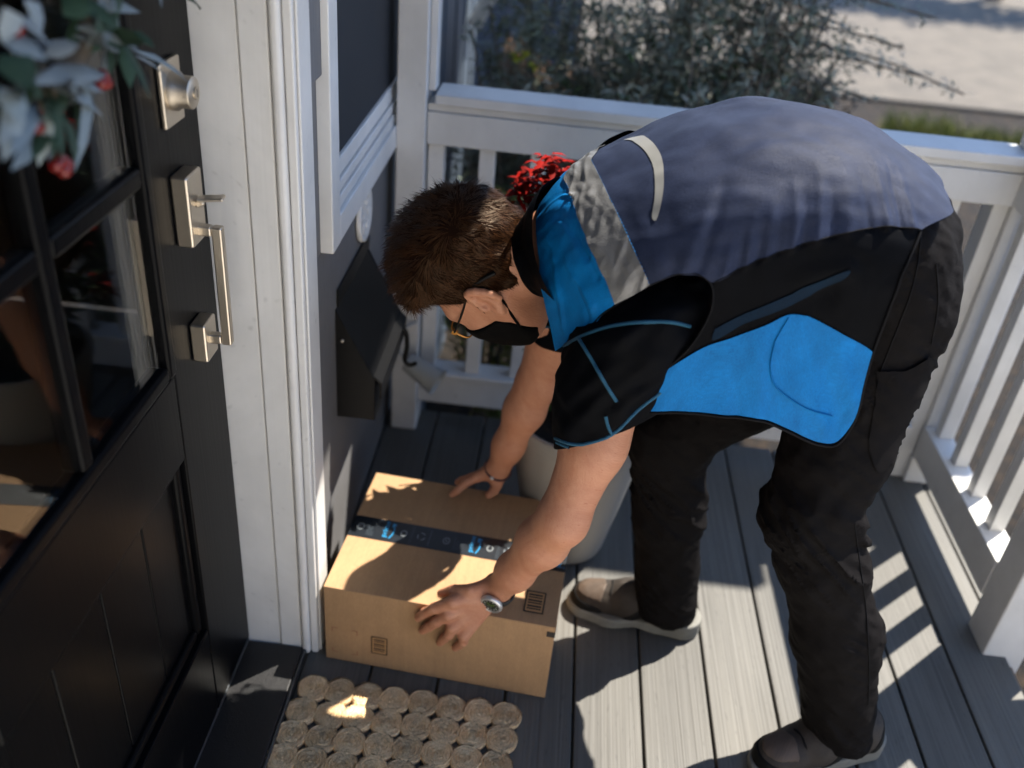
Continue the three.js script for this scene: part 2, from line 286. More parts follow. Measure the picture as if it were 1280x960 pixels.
{ // pale house across the path, out of frame: its sunlit front throws light back under the porch
  const h = thing('neighbour_house', 'pale sunlit house front across the path', 'house', [1.2, -0.5, 3.8], -0.2);
  part('wall', box(-5, 5, 0, 4.6, 0, 0.3, 0.01), M.stucco, h); part('plinth', box(-5.02, 5.02, 0, 0.4, -0.04, -0.002, 0.01), M.soffit, h);
  for (const x of [-3, 0.2, 3]) { const w = part('window', box(x - 0.5, x + 0.5, 1.3, 2.6, -0.03, -0.004, 0.01), M.vinyl, h); part('pane', box(x - 0.44, x + 0.44, 1.36, 2.54, -0.036, -0.031, 0), M.screen, w); }
  part('roof', box(-5.3, 5.3, 4.6, 4.75, -0.5, 0.8, 0.02), M.soffit, h);
}
// ---------------------------------------------------------------- ground, street, garden behind the railing
const GY = -0.5;
Object.assign(M, {
  soil: std({ color: rgb(0.10, 0.08, 0.055), map: T.soil, bumpMap: T.speck, bumpScale: 0.02, roughness: 0.95 }),
  asphalt: std({ color: rgb(0.235, 0.22, 0.195), map: T.asphalt, bumpMap: T.speck, bumpScale: 0.003, roughness: 0.85 }),
  path: std({ color: rgb(0.66, 0.62, 0.56), map: T.concrete, roughness: 0.85 }),
  rock: std({ color: rgb(0.30, 0.17, 0.09), map: T.concrete, bumpMap: T.speck, bumpScale: 0.02, roughness: 0.9 }),
  bark: std({ color: rgb(0.10, 0.08, 0.06), roughness: 0.9 }),
  leafSage: std({ color: rgb(1, 1, 1), vertexColors: true, roughness: 0.75 }),
  stem: std({ color: rgb(0.16, 0.13, 0.10), roughness: 0.9 }),
});
{
  const g = part('ground', metric(new THREE.BoxGeometry(160, 0.3, 160).translate(0, GY - 0.15, 0)), M.soil); g.userData.kind = 'structure';
  const s = part('street', metric(new THREE.BoxGeometry(120, 0.05, 40).translate(10, GY + 0.004 - 0.025 + 0.03, -28.9)), M.asphalt); s.userData.kind = 'structure';
  const l = part('path', metric(new THREE.BoxGeometry(20, 0.05, 14).translate(2, GY - 0.010, 8.4)), M.path); l.userData.kind = 'structure';
}
// leaves as bent lance-shaped blades, collected into one geometry with vertex colours
class Leaves {
  constructor() { this.p = []; this.n = []; this.c = []; this.i = []; this.uv = []; }
  add(base, dir, len, wid, col, nrm, bend = 0.25) {
    const d = dir.clone().normalize(), s = V().crossVectors(d, nrm).normalize(), up = V().crossVectors(s, d).normalize(), k = this.p.length / 3;
    const rows = [[0, 0.12], [0.35, 1], [0.7, 0.8], [1, 0.02]];
    rows.forEach(([t, w]) => { for (const e of [-1, 1]) {
      const q = base.clone().addScaledVector(d, len * t).addScaledVector(up, -bend * len * t * t + wid * 0.18 * w).addScaledVector(s, e * wid * w * 0.5);
      this.p.push(q.x, q.y, q.z); const nn = up.clone().addScaledVector(s, e * 0.35).addScaledVector(d, bend * t).normalize(); this.n.push(nn.x, nn.y, nn.z); this.c.push(col[0], col[1], col[2]); this.uv.push(e * 0.5 + 0.5, t); } });
    for (let r = 0; r < 3; r++) { const a = k + r * 2; this.i.push(a, a + 1, a + 2, a + 1, a + 3, a + 2); }
  }
  geo() { const g = new THREE.BufferGeometry(); g.setAttribute('position', new THREE.Float32BufferAttribute(this.p, 3)); g.setAttribute('normal', new THREE.Float32BufferAttribute(this.n, 3)); g.setAttribute('color', new THREE.Float32BufferAttribute(this.c, 3)); g.setAttribute('uv', new THREE.Float32BufferAttribute(this.uv, 2)); g.setIndex(this.i); return g; }
}
const vary = (c, k) => { const f = 1 + rr(-k, k); return [c[0] * f * (1 + rr(-k, k) * 0.3), c[1] * f, c[2] * f * (1 + rr(-k, k) * 0.3)]; };
function shrub(name, label, category, [x, z], h, spread, stems, leafN, cols, leafLen, group, lean = V(0, 0, 0), y0 = GY) {
  const t = thing(name, label, category, [0, 0, 0], 0, group), L = new Leaves(), st = [];
  for (let i = 0; i < stems; i++) {
    const az = rr(0, Math.PI * 2), out = Math.sqrt(rnd()) * spread, hh = h * rr(0.55, 1.0) * (1 - 0.35 * (out / spread) ** 2);
    const b = V(x + rr(-0.12, 0.12) * spread * 2, y0, z + rr(-0.12, 0.12) * spread * 2), e = V(x + Math.cos(az) * out, y0 + hh, z + Math.sin(az) * out).addScaledVector(lean, rr(0.6, 1));
    const m = b.clone().lerp(e, 0.5).add(V(rr(-0.05, 0.05), hh * 0.12, rr(-0.05, 0.05))), c = new THREE.QuadraticBezierCurve3(b, m, e);
    if (i % 3 === 0) st.push(new THREE.TubeGeometry(c, 6, 0.004, 3));
    const col = cols[Math.floor(rnd() * cols.length)];
    for (let k = 0; k < leafN; k++) {
      const u = 1 - Math.pow(rnd(), 1.4) * 0.8, p = c.getPoint(u), td = c.getTangent(u), a2 = rr(0, 6.283), side = V(Math.cos(a2), rr(-0.3, 0.5), Math.sin(a2));
      L.add(p.add(V(rr(-0.02, 0.02), rr(-0.02, 0.02), rr(-0.02, 0.02))), td.clone().multiplyScalar(rr(0.2, 0.9)).add(side), leafLen * rr(0.6, 1.3), leafLen * rr(0.2, 0.34), vary(col, 0.25), V(rr(-0.5, 0.5), 1, rr(-0.5, 0.5)));
    }
  }
  part('stems', merge(st), M.stem, t); const f = part('foliage', L.geo(), M.leafSage, t); f.userData.kind = 'stuff'; return t;
}
const SAGE = [[0.21, 0.245, 0.18], [0.27, 0.30, 0.235], [0.15, 0.18, 0.12], [0.31, 0.325, 0.255]], GREEN = [[0.035, 0.07, 0.018], [0.05, 0.09, 0.024], [0.03, 0.05, 0.018]], OLIVE = [[0.07, 0.065, 0.05], [0.05, 0.05, 0.038], [0.09, 0.085, 0.068]];
shrub('sage_shrub', 'grey green leafy shrub beside the blue grey wall', 'shrub', [0.02, -3.35], 2.0, 0.46, 220, 95, SAGE, 0.042);
shrub('sage_shrub', 'dense silvery sage shrub between boulder and street', 'shrub', [0.48, -3.45], 2.1, 0.55, 280, 95, SAGE, 0.042);
shrub('twiggy_shrub', 'brownish twiggy shrub standing among the silvery sage', 'shrub', [0.80, -3.5], 2.0, 0.32, 110, 70, OLIVE, 0.036);
shrub('green_shrub', 'low green shrub growing under the silvery sage', 'shrub', [0.40, -2.95], 1.68, 0.55, 110, 46, GREEN, 0.04);
{ // long arching sprays that reach out over the street
  const t = thing('arching_shrub', 'sparse grey green sprays arching out before the street', 'shrub'), L = new Leaves(), st = [];
  const tips = [[1205, 118, 930, 60], [1150, 95, 900, 90], [1075, 75, 860, 40], [1170, 22, 900, 10], [1110, 5, 860, 0], [1100, 128, 880, 110], [1040, 118, 870, 100], [1010, 60, 850, 40], [1050, 30, 860, 10], [960, 20, 840, 30], [985, 90, 860, 110], [1130, 60, 900, 50]];
  for (const [tx, ty, bx, by] of tips) {
    const e = atZ(tx, ty, -3.3 + rr(-0.15, 0.15)), b = atZ(bx, by, -3.45), m = b.clone().lerp(e, 0.5).add(V(0, 0.06, 0)), root = V(0.85, GY, -3.5);
    const c = curve([root, root.clone().lerp(b, 0.6).add(V(0, 0.1, 0)), b, m, e]); st.push(new THREE.TubeGeometry(c, 24, 0.004, 4));
    for (let k = 0; k < 190; k++) { const u = rr(0.4, 1), p = c.getPoint(u), td = c.getTangent(u), a2 = rr(0, 6.283); L.add(p.add(V(rr(-0.02, 0.02), rr(-0.02, 0.02), rr(-0.02, 0.02))), td.multiplyScalar(0.7).add(V(Math.cos(a2), rr(-0.2, 0.6), Math.sin(a2))), rr(0.025, 0.05), rr(0.007, 0.012), vary(SAGE[Math.floor(rnd() * 4)], 0.25), V(0, 1, 0)); }
  }
  part('stems', merge(st), M.stem, t); part('foliage', L.geo(), M.leafSage, t).userData.kind = 'stuff';
}
{ // grass tufts along the kerb
  const tuft = (label, px, py, n, h, cols, spread) => {
    const b = atY(px, py, GY), t = thing('grass_tuft', label, 'grass'), L = new Leaves();
    for (let i = 0; i < n; i++) { const a = rr(0, 6.283), r = Math.sqrt(rnd()) * spread; L.add(V(b.x + Math.cos(a) * r, GY, b.z + Math.sin(a) * r * 0.5), V(rr(-0.5, 0.5), 1, rr(-0.5, 0.5)), h * rr(0.5, 1.1), 0.012, vary(cols[Math.floor(rnd() * cols.length)], 0.2), V(rr(-1, 1), 0.2, rr(-1, 1)), 0.4); }
    part('blades', L.geo(), M.leafSage, t).userData.kind = 'stuff';
  };
  const YG = [[0.13, 0.14, 0.014], [0.17, 0.165, 0.025], [0.07, 0.09, 0.014]], DRY = [[0.22, 0.15, 0.06], [0.17, 0.13, 0.05], [0.1, 0.1, 0.03]];
  tuft('bright green grass tuft growing beside the kerb', 1150, 178, 420, 0.26, YG, 0.34);
  tuft('wide yellow green grass tuft near the end of the railing', 1250, 186, 300, 0.18, YG, 0.3);
  tuft('dry straw coloured grass tuft under the arching sprays', 975, 168, 600, 0.18, DRY, 0.7);
}
{ // boulder, wing of the house, downspout
  const b = thing('boulder', 'large brown boulder behind the silvery sage shrub', 'boulder', [-0.16, GY, -4.3]);
  const g = new THREE.IcosahedronGeometry(0.62, 5), p = g.attributes.position, q = V();
  for (let i = 0; i < p.count; i++) { q.fromBufferAttribute(p, i); const n = q.clone().normalize(), k = 1 + noise3(n.x * 1.6, n.y * 1.6, n.z * 1.6) * 0.2 + noise3(n.x * 5, n.y * 5, n.z * 5) * 0.05; p.setXYZ(i, q.x * k * 0.55, q.y * k * 1.75, q.z * k * 0.6); }
  const gg = mergeVertices(g.deleteAttribute('normal').deleteAttribute('uv')); gg.computeVertexNormals(); part('stone', metric(gg), M.rock, b);
  const w = thing('house_wing', 'blue grey boarded house wall beyond the white corner post', 'wall');
  for (let i = 0; i < 10; i++) part('board', box(-0.47, -0.42 + (i % 2) * 0.006, GY, 3.0, -2.76 - (i + 1) * 0.145 + 0.001, -2.76 - i * 0.145, 0.003), M.sidingBlue, w);
  const d = thing('downspout', 'slanted white downspout by the blue grey wall', 'pipe');
  const a = atZ(592, 32, -3.9), e = atZ(622, -22, -3.9); part('pipe', bar(a, e, 0.045, 0.06, 0.01), M.vinyl, d);
  const f = thing('fence_panel', 'dark blue fence panel behind the shrubs and boulder', 'fence');
  for (let i = 0; i < 8; i++) part('board', box(-0.75 + i * 0.1, -0.652 + i * 0.1, GY, 1.0, -5.33, -5.30, 0.003), M.sidingBlue, f);
}
{ // street tree out of frame whose shade lies on the street
  const t = thing('street_tree', 'leafy street tree whose shade lies on the street', 'tree'), L = new Leaves();
  const bx = 6.6, bz = -16.2; part('trunk', new THREE.TubeGeometry(curve([V(bx, GY, bz), V(bx + 0.1, 1.2, bz), V(bx - 0.1, 2.6, bz + 0.1), V(bx, 3.6, bz)]), 16, 0.14, 8), M.bark, t);
  for (let i = 0; i < 5000; i++) { const q = V(rr(-1, 1), rr(-1, 1), rr(-1, 1)); if (q.length() > 1) continue; const k = 1 + noise3(q.x * 2, q.y * 2, q.z * 2) * 0.35; L.add(V(bx + q.x * 2.3 * k, 3.3 + q.y * 1.0 * k, bz + q.z * 1.1 * k), V(rr(-1, 1), rr(-1, 0.3), rr(-1, 1)), rr(0.14, 0.28), rr(0.08, 0.14), vary(GREEN[i % 3], 0.3), V(rr(-1, 1), 1, rr(-1, 1))); }
  part('crown', L.geo(), M.leafSage, t).userData.kind = 'stuff';
}
// ---------------------------------------------------------------- planter with red flowers
Object.assign(M, { pot: std({ color: rgb(0.30, 0.29, 0.275), map: T.paint, roughness: 0.45, bumpMap: T.speck, bumpScale: 0.0004 }), petal: phy({ color: rgb(1, 1, 1), vertexColors: true, roughness: 0.7, specularIntensity: 0.12 }) });
seedState = 4242;
{
  const c = [0.125, 0.002, -1.80], t = thing('planter_pot', 'tall cream planter pot with red flowers behind the cardboard box', 'planter', c);
  const prof = [[0, 0], [0.088, 0], [0.097, 0.006], [0.102, 0.02], [0.128, 0.16], [0.147, 0.27], [0.16, 0.36], [0.166, 0.37], [0.166, 0.395], [0.158, 0.40], [0.15, 0.395], [0.148, 0.36]].map((p) => new THREE.Vector2(...p));
  part('pot', new THREE.LatheGeometry(prof, 64), M.pot, t);
  part('potting_soil', new THREE.CylinderGeometry(0.148, 0.148, 0.02, 32).translate(0, 0.355, 0), M.soil, t);
  const L = new Leaves(), R = new Leaves(), st = [];
  const heads = [[650, 235], [662, 222], [672, 212], [684, 205], [690, 216], [698, 224], [676, 230], [664, 240], [655, 228], [702, 208]].map(([x, y]) => atZ(x, y, -1.87 + rr(-0.03, 0.03)).sub(V(...c)));
  for (let i = 0; i < 64; i++) {
    const a = rr(0, 6.283), o = rr(0.03, 0.15), h = i < heads.length ? heads[i] : null, e = h || V(Math.cos(a) * o * 1.1 - 0.05, rr(0.48, 0.74), -0.06 - Math.abs(Math.sin(a)) * o), b = V(Math.cos(a) * o * 0.5, 0.36, Math.sin(a) * o * 0.5), cv = new THREE.QuadraticBezierCurve3(b, b.clone().lerp(e, 0.5).add(V(0.02, 0.04, -0.04)), e);
    st.push(new THREE.TubeGeometry(cv, 6, 0.0022, 4));
    for (let k = 0; k < 16; k++) { const p = cv.getPoint(rr(0.1, 0.92)), a2 = rr(0, 6.283); L.add(p, V(Math.cos(a2), rr(0, 0.7), Math.sin(a2) * 0.6 - 0.3), rr(0.03, 0.055), rr(0.012, 0.022), vary([0.025, 0.06, 0.015], 0.3), V(0, 1, 0)); }
    if (h || i % 9 === 0) for (let k = 0; k < 24; k++) { const p = e.clone().add(V(rr(-0.016, 0.016), rr(-0.03, 0.02), rr(-0.016, 0.016))), a2 = rr(0, 6.283); R.add(p, V(Math.cos(a2), rr(-0.4, 0.6), Math.sin(a2)), rr(0.02, 0.034), rr(0.010, 0.016), vary([0.17, 0.004, 0.002], 0.35), V(0, 1, 0)); }
  }
  for (let i = 0; i < 2200; i++) { const q = V(rr(-1, 1), rr(-1, 1), rr(-1, 1)); if (q.length() > 1) continue; const p = V(0.03 + q.x * 0.2, 0.74 + q.y * 0.19, -0.06 + q.z * 0.085); if (p.x + c[0] < 0.03 && p.y < 0.8 - (p.x + c[0]) * 0.6) continue; const a2 = rr(0, 6.283); L.add(p, V(Math.cos(a2), rr(-0.2, 0.7), Math.sin(a2) * 0.6), rr(0.035, 0.06), rr(0.016, 0.028), vary([0.025, 0.06, 0.015], 0.3), V(0, 1, 0)); }
  part('stems', merge(st), M.stem, t); part('foliage', L.geo(), M.leafSage, t).userData.kind = 'stuff'; part('blossoms', R.geo(), M.petal, t).userData.kind = 'stuff';
}
shrub('flowering_plant', 'yellow green flowering plant behind the railing balusters', 'plant', [-0.16, -2.85], 1.1, 0.2, 50, 30, [[0.13, 0.16, 0.02], [0.18, 0.17, 0.03], [0.05, 0.08, 0.015]], 0.04);
{ // a few yellow blossoms above the railing
  for (const [x, y] of [[645, 72], [657, 70], [667, 84]]) { const p = atZ(x, y, -3.05), f = thing('yellow_blossom', 'small yellow blossom on the leafy shrub beside the blue grey wall', 'flower', [0, 0, 0], 0, 'yellow blossoms'), L = new Leaves();
    for (let k = 0; k < 14; k++) { const a = rr(0, 6.283); L.add(p, V(Math.cos(a), rr(-0.3, 1), Math.sin(a)), 0.026, 0.012, vary([0.4, 0.4, 0.03], 0.15), V(0, 1, 0)); } part('petals', L.geo(), M.leafSage, f); part('stalk', new THREE.TubeGeometry(new THREE.QuadraticBezierCurve3(p, p.clone().add(V(0.01, -0.2, -0.02)), p.clone().add(V(0.02, -0.4, -0.1))), 6, 0.002, 4), M.stem, f); }
}
// ---------------------------------------------------------------- plaque, mailbox, scoop on the wall
{
  const c = atX(456, 267, -0.412), p = thing('round_plaque', 'round white plaque with raised scrollwork on the grey wall', 'plaque', [-0.419, c.y, c.z]);
  const d = new THREE.LatheGeometry([[0, 0], [0.062, 0], [0.064, 0.004], [0.062, 0.011], [0.056, 0.012], [0.053, 0.008], [0, 0.008]].map((q) => new THREE.Vector2(...q)).reverse(), 48); d.rotateZ(-Math.PI / 2); part('disc', d, M.vinyl, p);
  const orn = []; for (let k = 0; k < 6; k++) { const a = k * Math.PI / 3, pts = []; for (let i = 0; i <= 14; i++) { const s = i / 14 * 5, r = 0.014 * (1 - i / 18); pts.push(V(0.0095, Math.sin(a) * 0.03 + Math.sin(a + s) * r, Math.cos(a) * 0.03 + Math.cos(a + s) * r)); } orn.push(tube(pts, 0.0022, 24, 5)); }
  part('scrollwork', merge(orn), M.vinyl, p);
}
{
  const m = thing('mailbox', 'black metal wall mailbox with a sloping lid below the window', 'mailbox');
  const z0 = -1.66, z1 = -1.98, xb = -0.419, xf = -0.338, side = (x0, x1) => [[xb, 0.41], [xf, 0.41], [xf, 0.515], [xb, 0.675]];
  const ext = (pts, za, zb) => { const s = new THREE.Shape(pts.map((q) => new THREE.Vector2(...q))), g = new THREE.ExtrudeGeometry(s, { depth: Math.abs(zb - za), bevelEnabled: true, bevelSize: 0.0012, bevelThickness: 0.0012, bevelSegments: 1 }); g.translate(0, 0, Math.min(za, zb)); return metric(g); };
  part('body', ext([[xb, 0.41], [xf, 0.41], [xf, 0.508], [xb, 0.66]], z0 - 0.004, z1 + 0.004), M.blackMetal, m);
  part('side_plate', ext(side(), z0, z0 - 0.0025), M.blackMetal, m); part('side_plate', ext(side(), z1 + 0.0025, z1), M.blackMetal, m);
  const lid = part('lid', ext([[xb, 0.668], [xf - 0.004, 0.516], [xf + 0.012, 0.502], [xf + 0.012, 0.465], [xf + 0.014, 0.465], [xf + 0.015, 0.504], [xf - 0.002, 0.520], [xb, 0.673]], z0 - 0.006, z1 + 0.006), M.blackMetal, m);
  part('back_plate', box(xb + 0.0005, xb + 0.004, 0.676, 0.715, z1, z0 - 0.012, 0.001), M.blackMetal, m);
  const rv = new THREE.SphereGeometry(0.0045, 12, 8); for (const y of [0.605]) part('rivet', rv.clone().translate(xb + 0.014, y, z0 + 0.003), M.nickel, m);
  const hp = (z) => [V(xf, 0.50, z), V(xf + 0.02, 0.49, z), V(xf + 0.026, 0.45, z), V(xf + 0.022, 0.405, z), V(xf + 0.034, 0.395, z), V(xf + 0.05, 0.402, z)];
  part('paper_hook', tube(hp(-1.93), 0.006, 30, 8), M.blackMetal, m);
}
{
  const s = thing('plastic_scoop', 'grey translucent plastic scoop hanging by the corner post', 'scoop');
  const a = atZ(508, 452, -2.15), b = atZ(547, 478, -2.12), d = b.clone().sub(a), L = d.length();
  const g = new THREE.LatheGeometry([[0.0, 0], [0.022, 0.001], [0.026, 0.006], [0.032, L * 0.55], [0.04, L], [0.043, L + 0.002], [0.038, L], [0.03, L * 0.55], [0.022, 0.008], [0, 0.006]].map((q) => new THREE.Vector2(...q)), 28);
  g.applyQuaternion(new THREE.Quaternion().setFromUnitVectors(V(0, 1, 0), d.clone().normalize())).translate(a.x, a.y, a.z); const mat = phy({ color: rgb(0.5, 0.52, 0.52), transmission: 0.4, thickness: 0, roughness: 0.35 });
  part('cup', g, mat, s); part('hanger', tube([a, a.clone().add(V(-0.02, 0.03, 0.0)), a.clone().add(V(-0.05, 0.07, 0)), V(-0.33, a.y + 0.1, -2.2)], 0.004, 20, 6), mat, s);
}
// ---------------------------------------------------------------- coir mat of coiled discs
Object.assign(M, { coir: [1, 0.82, 0.92].map((k) => std({ color: rgb(1.0 * k, 0.75 * k, 0.50 * k), map: T.fibre, bumpMap: T.fibre, bumpScale: 0.0015, roughness: 0.95 })) });
{
  const a = atY(391, 861, 0.008), b = atY(632, 896, 0.008), ax = b.clone().sub(a).divideScalar(7), az = V(-ax.z, 0, ax.x).multiplyScalar(0.97).add(V(-0.004, 0, 0)), R = ax.length() / 2 * 1.15;
  const m = thing('doormat', 'door mat made of coiled straw coloured discs', 'mat');
  const vs = [0, 1, 2].map((v) => { const pr = [[0, 0.001]]; pr.push([R * 0.96, 0.001], [R, 0.006]); const N = 6; for (let i = N; i >= 0; i--) { const r0 = R * (i + 0.5) / (N + 0.7); pr.push([Math.min(R * 0.99, r0 + R * 0.045), 0.0150 + (i === N ? -0.002 : 0)], [Math.max(0, r0 - R * 0.03), 0.0108 - 0.0008 * v]); } pr.push([0, 0.011]);
    const g = new THREE.LatheGeometry(pr.map((q) => new THREE.Vector2(...q)), 26), p = g.attributes.position; for (let i = 0; i < p.count; i++) { const x = p.getX(i), z = p.getZ(i), an = Math.atan2(z, x), r = Math.hypot(x, z), k = 1 + 0.025 * Math.sin(an * 3 + v * 2) + 0.02 * Math.sin(an * 7 + v); p.setXYZ(i, x * k, p.getY(i) + (p.getY(i) > 0.005 ? noise2(x * 120 + v * 9, z * 120) * 0.0011 + 0.0008 * Math.sin(an + r / R * 30) : 0), z * k); } g.computeVertexNormals(); const uv = new Float32Array(p.count * 2); for (let i = 0; i < p.count; i++) { const q = i % (pr.length), an = Math.floor(i / pr.length) / 26, r = Math.hypot(p.getX(i), p.getZ(i)); uv[i * 2] = an * 0.2 + v * 0.37; uv[i * 2 + 1] = r * 1.6 + v * 0.2; } g.setAttribute('uv', new THREE.BufferAttribute(uv, 2)); return g; });
  let n = 0;
  for (let r = 0; r < 6; r++) for (let c = 0; c < 8; c++) { const q = part('coil', vs[n % 3], M.coir[(n * 7 + r) % 3], m); q.position.copy(a).addScaledVector(ax, c).addScaledVector(az, r).add(V(rr(-0.002, 0.002), -a.y, rr(-0.002, 0.002))); q.rotation.y = rr(0, 6.28); n++; }
}
// ---------------------------------------------------------------- cardboard box
const BOX = { o: V(-0.374, 0.002, -1.337), rot: -Math.atan2(0.038, 0.474), w: 0.478, d: 0.385, h: 0.212 };   // front edge runs along +x, the back lies at -z
const boxPt = (x, y, z) => V(x, y, -z).applyAxisAngle(V(0, 1, 0), BOX.rot).add(BOX.o);
Object.assign(M, { kraft: std({ color: rgb(0.43, 0.262, 0.132), map: T.kraft, roughness: 0.78 }) });
function printed(w, h, draw, opt = {}) { const c = document.createElement('canvas'); c.width = w; c.height = h; const x = c.getContext('2d'); draw(x, w, h); const t = new THREE.CanvasTexture(c); t.colorSpace = THREE.SRGBColorSpace; t.magFilter = THREE.LinearFilter; return t; }
{
  const b = thing('cardboard_box', 'brown cardboard box sealed with dark printed tape', 'box', BOX.o.toArray(), BOX.rot), { w, d, h } = BOX, k = 0.004;
  const body = [box(0, w, 0, h - k, -k, 0, 0.0012), box(0, w, 0, h - k, -d, -d + k, 0.0012), box(0, k, 0, h - k, -d + k, -k, 0.0012), box(w - k, w, 0, h - k, -d + k, -k, 0.0012), box(k, w - k, 0, k, -d + k, -k, 0)];
  part('carton', merge(body), M.kraft, b);
  const flapF = box(-0.0005, w + 0.0005, h - k + 0.0002, h, -d / 2 + 0.001, 0.0006, 0.0016), flapB = box(-0.0005, w + 0.0005, h - k + 0.0002, h, -d - 0.0006, -d / 2 - 0.001, 0.0016);
  part('flap', flapF, M.kraft, b); part('flap', flapB, M.kraft, b);
  // sealing tape with its print
  const tt = printed(1536, 160, (x, W, H) => {
    x.fillStyle = '#10161d'; x.fillRect(0, 0, W, H); x.strokeStyle = '#2a3644'; x.lineWidth = 2; x.textBaseline = 'middle';
    for (let i = 0; i < 3; i++) {
      const o = i * 620 + 10;
      x.strokeStyle = '#6d7377'; x.lineWidth = 7; x.beginPath(); x.arc(o + 60, 80, 22, 0, 7); x.stroke(); x.beginPath(); x.moveTo(o + 52, 72); x.lineTo(o + 68, 88); x.stroke();
      x.fillStyle = '#59636b'; for (let r = 0; r < 4; r++) { x.save(); x.translate(o + 118 + r * 13, 136); x.rotate(-Math.PI / 2); x.font = '10px sans-serif'; x.fillText(['recyclable packaging', 'please reuse', 'box or recycle it', 'fill line'][r], 0, 0); x.restore(); }
      x.save(); x.translate(o + 240, 134); x.rotate(-Math.PI / 2); x.fillStyle = '#1f7fb0'; x.font = 'bold 44px sans-serif'; x.fillText('prime', 0, 0); x.strokeStyle = '#1f7fb0'; x.lineWidth = 9; x.lineCap = 'round'; x.beginPath(); x.moveTo(2, 42); x.quadraticCurveTo(55, 76, 106, 44); x.stroke(); x.beginPath(); x.moveTo(86, 40); x.lineTo(110, 40); x.lineTo(104, 62); x.stroke(); x.restore();
      x.strokeStyle = '#74797b'; x.lineWidth = 9; x.beginPath(); x.arc(o + 372, 80, 20, 0, 7); x.stroke();
      x.strokeStyle = '#4a545c'; x.lineWidth = 2; x.beginPath(); x.moveTo(o + 425, 14); x.lineTo(o + 425, 146); x.moveTo(o + 436, 14); x.lineTo(o + 436, 146); x.stroke();
      x.fillStyle = '#9aa0a2'; x.strokeStyle = '#8d9498'; x.lineWidth = 5; for (let a = 0; a < 3; a++) { x.beginPath(); x.arc(o + 500, 80, 26, a * 2.09 + 0.2, a * 2.09 + 1.5); x.stroke(); } x.strokeStyle = '#4a545c'; x.beginPath(); x.moveTo(o + 560, 20); x.lineTo(o + 560, 140); x.stroke();
    }
  });
  const tm = phy({ map: tt, roughness: 0.32, clearcoat: 0.3, clearcoatRoughness: 0.3 });
  const strip = (verts, uvs) => { const g = new THREE.BufferGeometry(); g.setAttribute('position', new THREE.Float32BufferAttribute(verts.flat(), 3)); g.setAttribute('uv', new THREE.Float32BufferAttribute(uvs.flat(), 2)); const ix = []; for (let i = 0; i + 3 < verts.length; i += 2) ix.push(i, i + 1, i + 2, i + 1, i + 3, i + 2); g.setIndex(ix); const q = g.toNonIndexed(); q.computeVertexNormals(); return q; };
  const tw = 0.034, e = 0.0008, za = -d / 2 + tw, zb = -d / 2 - tw, path = [[-e, h - 0.075], [-e, h + e], [w + e, h + e], [w + e, h - 0.075]];
  let s = 0; const vv = [], uu = []; path.forEach((q, i) => { if (i) s += Math.hypot(q[0] - path[i - 1][0], q[1] - path[i - 1][1]); const u = (s - 0.075) / w; vv.push([q[0], q[1], zb], [q[0], q[1], za]); uu.push([u, 1], [u, 0]); });
  const tape = part('sealing_tape', strip(vv, uu), tm, b); tm.map.wrapS = THREE.RepeatWrapping; tm.side = THREE.DoubleSide;
  // printed marks on front and top, dark ink on the same board
  const bars = printed(128, 160, (x, W, H) => { x.fillStyle = '#a67d51'; x.fillRect(0, 0, W, H); x.fillStyle = '#1d1712'; x.strokeStyle = '#1d1712'; x.lineWidth = 9; x.strokeRect(6, 6, W - 12, H - 12); for (let i = 0; i < 6; i++) x.fillRect(20, 22 + i * 20.5, W - 40, i % 2 ? 9 : 13); });
  const bm = std({ map: bars, roughness: 0.75 }), ink = std({ color: rgb(0.02, 0.015, 0.012), roughness: 0.7 }), inkRed = std({ color: rgb(0.25, 0.11, 0.05), roughness: 0.7 });
  const q4 = (pw, ph) => new THREE.PlaneGeometry(pw, ph);
  part('barcode', q4(0.036, 0.052).translate(0.118, 0.067, 0.0012), bm, b);
  part('barcode', q4(0.042, 0.062).rotateX(-Math.PI / 2).translate(w - 0.05, h + 0.0012, -0.058), bm, b);
  const arrow = new THREE.Shape(); arrow.moveTo(-0.01, -0.02); arrow.quadraticCurveTo(0.016, -0.004, 0.004, 0.022); arrow.lineTo(-0.004, 0.02); arrow.quadraticCurveTo(0.004, 0, -0.014, -0.012);
  part('printed_arrow', new THREE.ShapeGeometry(arrow).rotateX(-Math.PI / 2).translate(w - 0.108, h + 0.0012, -0.062), ink, b);
  const cm = []; for (const [cx, cy, sx, sy] of [[0.016, 0.098, 1, -1], [0.07, 0.098, -1, -1], [0.016, 0.026, 1, 1], [0.07, 0.026, -1, 1]]) cm.push(q4(0.012, 0.0022).translate(cx + sx * 0.006, cy, 0.0012), q4(0.0022, 0.012).translate(cx, cy + sy * 0.006, 0.0014)); part('corner_marks', merge(cm), inkRed, b);
  part('tape_tab', box(w - 0.016, w + 0.0012, h - 0.028, h - 0.014, -0.03, 0.0012, 0), ink, b);
}
seedState = 99;
